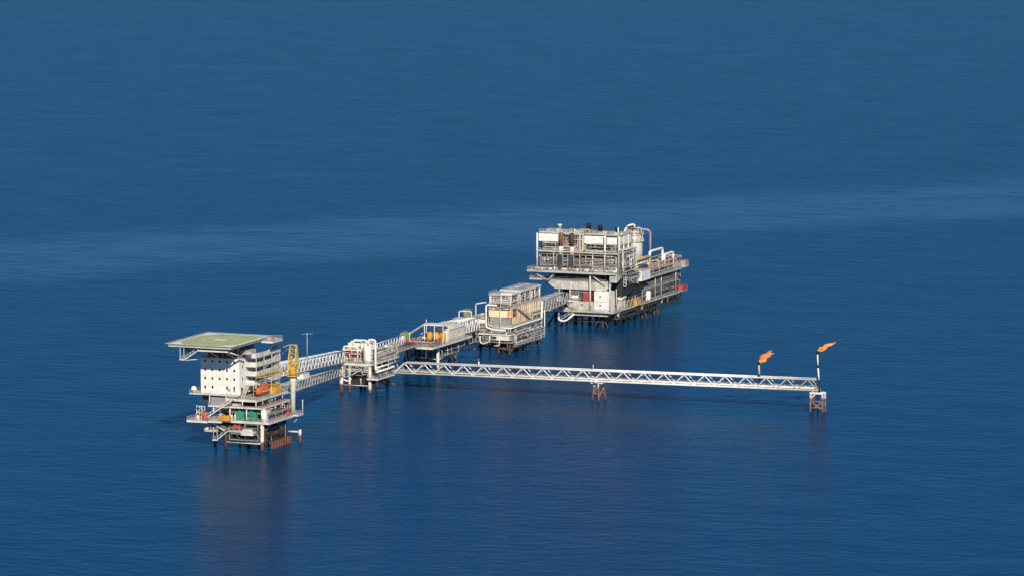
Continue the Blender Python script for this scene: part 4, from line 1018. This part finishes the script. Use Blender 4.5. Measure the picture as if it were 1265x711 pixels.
MB().vessel((-7.2,386,6.6), 1.7, 4.2, 16).build('shell', M['bright'], x); MB().tube((-7.2,386,10.7),(-7.2,386,11.3),.3,8).build('nozzle', M['grey'], x)

# ================================================================== FLARE BRIDGE, PIERS AND FLARES
def sooty():
    m = M['truss'].copy(); m.name = 'sooty_truss_white'; nt = m.node_tree; N, L = nt.nodes, nt.links
    b = N['Principled BSDF']; src = b.inputs['Base Color'].links[0].from_socket
    g = N.new('ShaderNodeNewGeometry'); sp = N.new('ShaderNodeSeparateXYZ'); L.new(g.outputs['Position'], sp.inputs[0])
    n = N.new('ShaderNodeTexNoise'); n.inputs['Scale'].default_value = .25; L.new(g.outputs['Position'], n.inputs['Vector'])
    a = N.new('ShaderNodeMath'); a.operation = 'MULTIPLY_ADD'; L.new(n.outputs['Fac'], a.inputs[0]); a.inputs[1].default_value = 26; L.new(sp.outputs[0], a.inputs[2])
    r = N.new('ShaderNodeMapRange'); r.inputs[1].default_value = 120; r.inputs[2].default_value = 150; r.inputs[4].default_value = .62; L.new(a.outputs[0], r.inputs[0])
    x = N.new('ShaderNodeMix'); x.data_type = 'RGBA'; L.new(r.outputs[0], x.inputs[0]); L.new(src, x.inputs[6]); x.inputs[7].default_value = (.10,.10,.11,1)
    L.new(x.outputs[2], b.inputs['Base Color']); return m
M['soot'] = sooty()
FA, FB = V((-18.2,156.0,6.0)), V((143.4,157.2,7.8))
FBR = thing('flare_bridge', 'very long white truss bridge out to the two burning flares', 'bridge', FA.lerp(FB,.5))
d = (FB-FA).normalized(); s = V((0,1.6,0)); n = 21; H = 3.75
for k in (-1, 1):
    b = MB(); P, Q = FA+s*k, FB+s*k
    b.tube(P, Q, .34, 8); b.tube(P+V((3.8,0,H)), Q+V((-.5,0,H)), .31, 8)
    for i in range(n):
        a = P.lerp(Q, i/n); m = P.lerp(Q, (i+.5)/n)+V((0,0,H)); c = P.lerp(Q, (i+1)/n)
        b.tube(a, m, .2, 6); b.tube(m, c, .2, 6)
    b.build('truss_side', M['soot'], FBR)
b = MB()
for i in range(n):
    a = FA.lerp(FB, (i+.5)/n)+V((0,0,H)); b.tube(a-s, a+s, .15, 6)
b.tube(FA.lerp(FB,.5/n)+V((0,0,H)), FA.lerp(FB,1-.5/n)+V((0,0,H)), .08, 5)
b.build('top_bracing', M['soot'], FBR)
b = MB(); b.bar(FA+V((0,0,.25)), FB+V((0,0,.25)), 1.9, .12)
for i in range(n+1):
    a = FA.lerp(FB, i/n); b.bar(a-s*.98, a+s*.98, .3, .3)
b.build('walkway', M['lgrey'], FBR)
for o, z, r, m in ((-1.15,.62,.26,'bright'), (-.5,.55,.2,'pink'), (.4,.66,.22,'bright'), (1.1,.6,.16,'lgrey')):
    MB().tube(FA+V((-2,o,z)), FB+V((-1,o,z)), r, 8).build('flare_pipe', M[m], FBR)
for k in (-1, 1): railing(FBR, [FA+V((0,.95*k,.3)), FB+V((0,.95*k,.3))], 1.05, 'lgrey', 2.6)
x = thing('marker_post', 'short red and white marker post on the flare bridge', 'post', (14.6,157,10))
MB().tube((14.6,155.4,10.1),(14.5,155.4,11.6),.28,8).build('lower_post', M['bright'], x); MB().tube((14.5,155.4,11.6),(14.3,155.4,12.7),.28,8).build('upper_post', M['red'], x)
x = thing('lamp_stub', 'thin lamp stub over the flare bridge where the slender trestle pier stands', 'lamp post', (58.8,157,10.4))
MB().tube((58.8,155.4,10.7),(58.8,155.4,12.4),.1,6).box(58.6,59.0,155.2,155.6,12.4,12.6).build('pole', M['bright'], x)
pl = paint('pier_paint', (.58,.48,.43), .8, .35, rustcol=(.24,.11,.08), splash=4.9, splashcol=(.15,.09,.08))
M['pier'] = paint('pier_rust', (.24,.14,.12), .5, .35, rustcol=(.14,.06,.04), splash=1.0, splashcol=(.07,.04,.035))
t = thing('trestle_pier', 'slender rusty trestle pier under the middle of the flare bridge', 'pier', (60.5,157,0))
for p, q in (((57.6,155.2,-5),(59.2,156.0,6.0)), ((61.2,155.0,-5),(60.6,155.8,6.0)), ((62.4,160,-5),(61.6,158,6.2)), ((58.6,161,-5),(59.6,158.2,6.2))):
    MB().tube(p, q, .36, 10).build('leg', pl, t)
for p, q in (((58.4,155.5,2.2),(60.9,155.4,2.4)), ((60.9,155.4,2.4),(62.0,159,2.4)), ((58.4,155.5,2.2),(59.2,159.6,2.4)), ((58.0,155.3,.6),(60.6,155.7,5.4)), ((61.0,155.2,.6),(61.8,158.4,5)), ((59.2,159.6,2.4),(62,159,2.4))):
    brace(t, p, q, .2, 'pier')
MB().box(57.8,62.6,155.2,159.2,6.02,6.3).build('cap_beam', M['bright'], t)
MB().tube((60.0,155.0,6.3),(60.0,155.0,7.4),.9,12).build('bearing', M['bright'], t)
t = thing('portal_pier', 'rusty white portal pier at the outer end of the flare bridge', 'pier', (143,157,0))
for u, v in ((140.8,155.8),(145.0,156.0),(141.0,158),(145.2,158.2)):
    MB().tube((u+(-.35 if u < 143 else .35),v,-5), (u,v,6.6), .42, 10).build('leg', pl, t)
for p, q in (((140.7,155.8,.6),(145.1,156,3.8)), ((145.1,156,.6),(140.8,155.8,3.8)), ((140.7,155.8,3.8),(145.1,156,3.8)), ((140.7,155.8,1.6),(145.2,156,1.6)), ((140.7,155.8,2.4),(141,158,2.4)), ((145.1,156,2.4),(145.2,158.2,2.4)), ((140.9,158,.8),(145.2,158.2,3.8))):
    brace(t, p, q, .24, 'pier')
MB().bar((140.4,155.8,6.75),(145.4,156.0,6.75),.7,.6).build('cap_beam', M['bright'], t)
MB().bar((140.6,158,6.75),(145.6,158.2,6.75),.7,.6).build('cap_beam', M['bright'], t)
MB().bar((140.7,156,4.8),(142.6,156.1,6.5),.35).build('knee_brace', M['bright'], t)
MB().tube((143.1,156.6,-2),(143.1,156.6,6.4),.32,8).build('caisson', M['black'], t)

def flame_mat():
    m, nt, N, L, b = nodes('flame')
    N.remove(b)
    tc = N.new('ShaderNodeTexCoord')
    nz = N.new('ShaderNodeTexNoise'); nz.inputs['Scale'].default_value = .7; nz.inputs['Detail'].default_value = 6; nz.inputs['Distortion'].default_value = 1.0
    L.new(tc.outputs['Object'], nz.inputs['Vector'])
    r = N.new('ShaderNodeValToRGB'); L.new(nz.outputs['Fac'], r.inputs[0])
    e = r.color_ramp.elements
    e[0].position = .32; e[0].color = (.62,.12,.03,1); e[1].position = .70; e[1].color = (1.0,.55,.24,1)
    k = e.new(.48); k.color = (.93,.27,.06,1)
    em = N.new('ShaderNodeEmission'); em.inputs['Strength'].default_value = 1.1; L.new(r.outputs[0], em.inputs[0])
    L.new(em.outputs[0], N['Material Output'].inputs['Surface'])
    return m
FM = flame_mat()
def flame(parent, tip, end, w, seed, tongues):
    """Ragged flame blown from the burner tip: one body that widens and frays into tongues."""
    A, B = V(tip), V(end); L = (B-A).length; d = (B-A).normalized()
    a = V((0,1,0)); c = d.cross(a).normalized()
    if c.z < 0: c = -c
    b = MB()
    def lobe(q0, q1, off, wid, s0):
        nseg, m = 18, 12; vs = []
        p0 = A + d*L*q0; p1 = A + d*L*q1 + c*off
        for i in range(nseg):
            q = i/(nseg-1)
            r = wid*.5*(.2 + .8*min(1, q/.38)**.9)*max(.02, 1-max(0, (q-.38)/.62)**1.15)
            cen = p0.lerp(p1, q) + c*(wid*.22*math.sin(q*6+s0))*q + a*(wid*.2*math.sin(q*5+s0*2))*q
            for j in range(m):
                t = 2*PI*j/m; o = a*math.cos(t)*.75 + c*math.sin(t)
                k = 1 + .5*noise.noise(o*1.2 + V((q*5+s0*3.1, s0, 0))) + .35*noise.noise(o*2.4+V((q*12, s0*2, 4)))
                vs.append(cen + o*r*max(.2, k))
        f = [(i*m+j, i*m+(j+1)%m, (i+1)*m+(j+1)%m, (i+1)*m+j)[::-1] for i in range(nseg-1) for j in range(m)]
        b.add(vs, f, True)
    for k, (q0, q1, off, wid) in enumerate(tongues): lobe(q0, q1, off*w, wid*w, seed+k*1.7)
    return b.build('flame', FM, parent)
t = thing('flare_stack', 'short dark flare stack burning above the flare bridge truss', 'flare stack', (121.2,156.6,9))
MB().tube((121.4,156.6,8.1),(121.3,156.6,12.2),.42,10).build('riser', M['black'], t)
MB().tube((121.3,156.6,12.2),(121.1,156.6,15.6),.33,10).build('pipe', M['lgrey'], t)
MB().lathe([(.36,0),(.6,.4),(.6,1.1),(.5,1.15)],(121.1,156.6,15.6),12).build('burner_tip', M['black'], t)
flame(t, (121.1,156.6,16.5), (126.0,157.4,20.4), 2.6, 3, ((0,.7,.18,.95),(.08,1.0,-.06,.85),(.1,.82,.34,.75),(.3,1.02,.18,.4),(.4,.92,.42,.3)))
t = thing('flare_stack', 'tall white flare stack with black bands and a flame at the end of the bridge', 'flare stack', (143.3,156.6,7))
MB().tube((143.6,156.6,7.0),(143.5,156.6,11.4),.42,10).build('riser', M['black'], t)
MB().tube((143.5,156.6,11.4),(143.15,156.6,15.6),.3,10).build('pipe', M['bright'], t)
MB().tube((143.15,156.6,15.6),(143.1,156.6,16.6),.34,10).build('band', M['black'], t)
MB().tube((143.1,156.6,16.6),(142.9,156.6,20.4),.27,10).build('pipe', M['bright'], t)
MB().lathe([(.34,0),(.62,.4),(.62,1.3),(.5,1.35)],(142.85,156.6,20.4),12).build('burner_tip', M['black'], t)
flame(t, (142.9,156.6,21.6), (149.4,157.6,25.0), 2.2, 8, ((0,.66,.12,.8),(.05,.72,-.12,.7),(.2,.82,.28,.55),(.4,1.04,.10,.36),(.55,1.0,-.16,.2)))

build_tangles()
# ================================================================== SEA, SKY, SUN, CAMERA
def sea():
    m, nt, N, L, b = nodes('sea_water')
    geo = N.new('ShaderNodeNewGeometry')
    def math_(op, a, c=None, d=None, clamp=False):
        n = N.new('ShaderNodeMath'); n.operation = op; n.use_clamp = clamp
        for i, x in enumerate((a, c, d)):
            if x is None: continue
            if isinstance(x, (int, float)): n.inputs[i].default_value = x
            else: L.new(x, n.inputs[i])
        return n.outputs[0]
    def nz(scale, det, rot, sx, sy, dist=0., rough=.55):
        mp = N.new('ShaderNodeMapping'); mp.inputs['Rotation'].default_value = (0,0,R(rot)); mp.inputs['Scale'].default_value = (sx, sy, 1)
        L.new(geo.outputs['Position'], mp.inputs['Vector'])
        n = N.new('ShaderNodeTexNoise'); n.inputs['Scale'].default_value = scale; n.inputs['Detail'].default_value = det
        n.inputs['Roughness'].default_value = rough; n.inputs['Distortion'].default_value = dist
        L.new(mp.outputs[0], n.inputs['Vector']); return n.outputs['Fac']
    def smooth(x, a, c, lo=0., hi=1.):
        n = N.new('ShaderNodeMapRange'); n.interpolation_type = 'SMOOTHSTEP'
        n.inputs[1].default_value = a; n.inputs[2].default_value = c; n.inputs[3].default_value = lo; n.inputs[4].default_value = hi
        L.new(x, n.inputs[0]); return n.outputs[0]
    # a calm slick lying across the sea behind the platforms, and smaller wind streaks
    sp = N.new('ShaderNodeSeparateXYZ'); L.new(geo.outputs['Position'], sp.inputs[0])
    dist = math_('SUBTRACT', math_('MULTIPLY_ADD', sp.outputs[0], -1.37, sp.outputs[1]), SLICK0)
    wob = math_('MULTIPLY', math_('SUBTRACT', nz(.004, 4, -22, .35, 1.0), .5), 240.0)
    dd = math_('ADD', dist, wob)
    slick = math_('MULTIPLY', smooth(dd, -130, 10), smooth(dd, 60, 270, 1, 0))
    streak = smooth(nz(.010, 6, -27, .2, 1.0, .5, .65), .54, .76)
    cloudy = nz(.0013, 3, -22, .5, 1.0)
    calm = math_('ADD', math_('MULTIPLY', slick, .95), math_('MULTIPLY', streak, .4), clamp=True)
    calm = math_('ADD', calm, math_('MULTIPLY', math_('SUBTRACT', cloudy, .5), .5), clamp=True)
    patch = nz(.05, 6, -25, .5, 1.0, .3, .7)
    calm = math_('MULTIPLY', calm, smooth(patch, .25, .6, .55, 1.15))
    # waves: long low swell, chop, ripples
    h = math_('MULTIPLY', nz(.07, 4, -20, .6, 1.0), .5)
    h = math_('MULTIPLY_ADD', nz(.2, 5, -26, .75, 1.0, .3), .55, h)
    h = math_('MULTIPLY_ADD', nz(.6, 4, -16, .9, 1.0, .3), .22, h)
    bump = N.new('ShaderNodeBump'); bump.inputs['Distance'].default_value = 1.0
    L.new(math_('MULTIPLY_ADD', calm, -.22*BUMP, BUMP), bump.inputs['Strength'])
    L.new(h, bump.inputs['Height'])
    L.new(bump.outputs[0], b.inputs['Normal'])
    # the choppy surface mirrors an even share of what lies above it; the rest is the deep blue of the water body
    b.inputs['Base Color'].default_value = (*SEACOL, 1)
    b.inputs['Roughness'].default_value = .6; b.inputs['Specular IOR Level'].default_value = 0
    gl = N.new('ShaderNodeBsdfGlossy'); gl.inputs['Roughness'].default_value = ROUGH
    gl.inputs['Color'].default_value = (1,1,1,1)
    L.new(bump.outputs[0], gl.inputs['Normal'])
    fr = N.new('ShaderNodeFresnel'); fr.inputs['IOR'].default_value = 1.333; L.new(bump.outputs[0], fr.inputs['Normal'])
    fac = math_('MULTIPLY', math_('MULTIPLY', math_('POWER', fr.outputs[0], .8), smooth(patch, .3, .7, .88, 1.12)), smooth(calm, 0, 1, SPEC, SPEC*1.5), clamp=True)
    mx = N.new('ShaderNodeMixShader'); L.new(fac, mx.inputs[0])
    L.new(b.outputs[0], mx.inputs[1]); L.new(gl.outputs[0], mx.inputs[2])
    L.new(mx.outputs[0], N['Material Output'].inputs['Surface'])
    S = 30000
    o = MB().add([(-S,-S,0),(S,-S,0),(S,S,0),(-S,S,0)], [(0,1,2,3)]).build('sea', m)
    o['kind'] = 'structure'
SLICK0, BUMP, ROUGH, SPEC = 870.0, .85, .11, .285
SEACOL, SPECTINT = (.001,.036,.098), (1,1,1)
sea()
SUN_EL, SUN_AZ = 29.0, 150.0          # azimuth clockwise from +y
sd = V((math.sin(R(SUN_AZ))*math.cos(R(SUN_EL)), math.cos(R(SUN_AZ))*math.cos(R(SUN_EL)), math.sin(R(SUN_EL))))
l = bpy.data.lights.new('sun', 'SUN'); l.energy = 5.0; l.angle = R(.5); l.color = (1.0,.92,.78)
o = bpy.data.objects.new('sun', l); COL.objects.link(o); o.rotation_euler = sd.to_track_quat('Z','Y').to_euler()
w = bpy.data.worlds.new('World'); scene.world = w; w.use_nodes = True
nt = w.node_tree; bg = nt.nodes['Background']
sky = nt.nodes.new('ShaderNodeTexSky'); sky.sky_type = 'NISHITA'; sky.sun_disc = False
sky.sun_elevation = R(SUN_EL); sky.sun_rotation = R(SUN_AZ); sky.altitude = 300
sky.air_density = 1.0; sky.dust_density = .3; sky.ozone_density = 4.0
tint = nt.nodes.new('ShaderNodeMix'); tint.data_type = 'RGBA'; tint.blend_type = 'MULTIPLY'; tint.inputs[0].default_value = 1
tint.inputs[7].default_value = (.25,.58,1.0,1)
nt.links.new(sky.outputs[0], tint.inputs[6]); nt.links.new(tint.outputs[2], bg.inputs[0]); bg.inputs[1].default_value = .088
cam = bpy.data.cameras.new('camera'); cam.sensor_fit = 'HORIZONTAL'; cam.angle = R(11.0); cam.clip_start = 10; cam.clip_end = 80000
o = bpy.data.objects.new('camera', cam); COL.objects.link(o)
o.location = (738.02, -1603.26, 265.0); o.rotation_euler = (R(90-6.8), 0, R(22))
scene.camera = o
scene.view_settings.view_transform = 'Standard'; scene.view_settings.look = 'None'; scene.view_settings.gamma = 1.0
scene.view_settings.exposure = 0.15; scene.view_settings.use_curve_mapping = False
scene.cycles.filter_width = 1.4
scene.cycles.max_bounces = 6
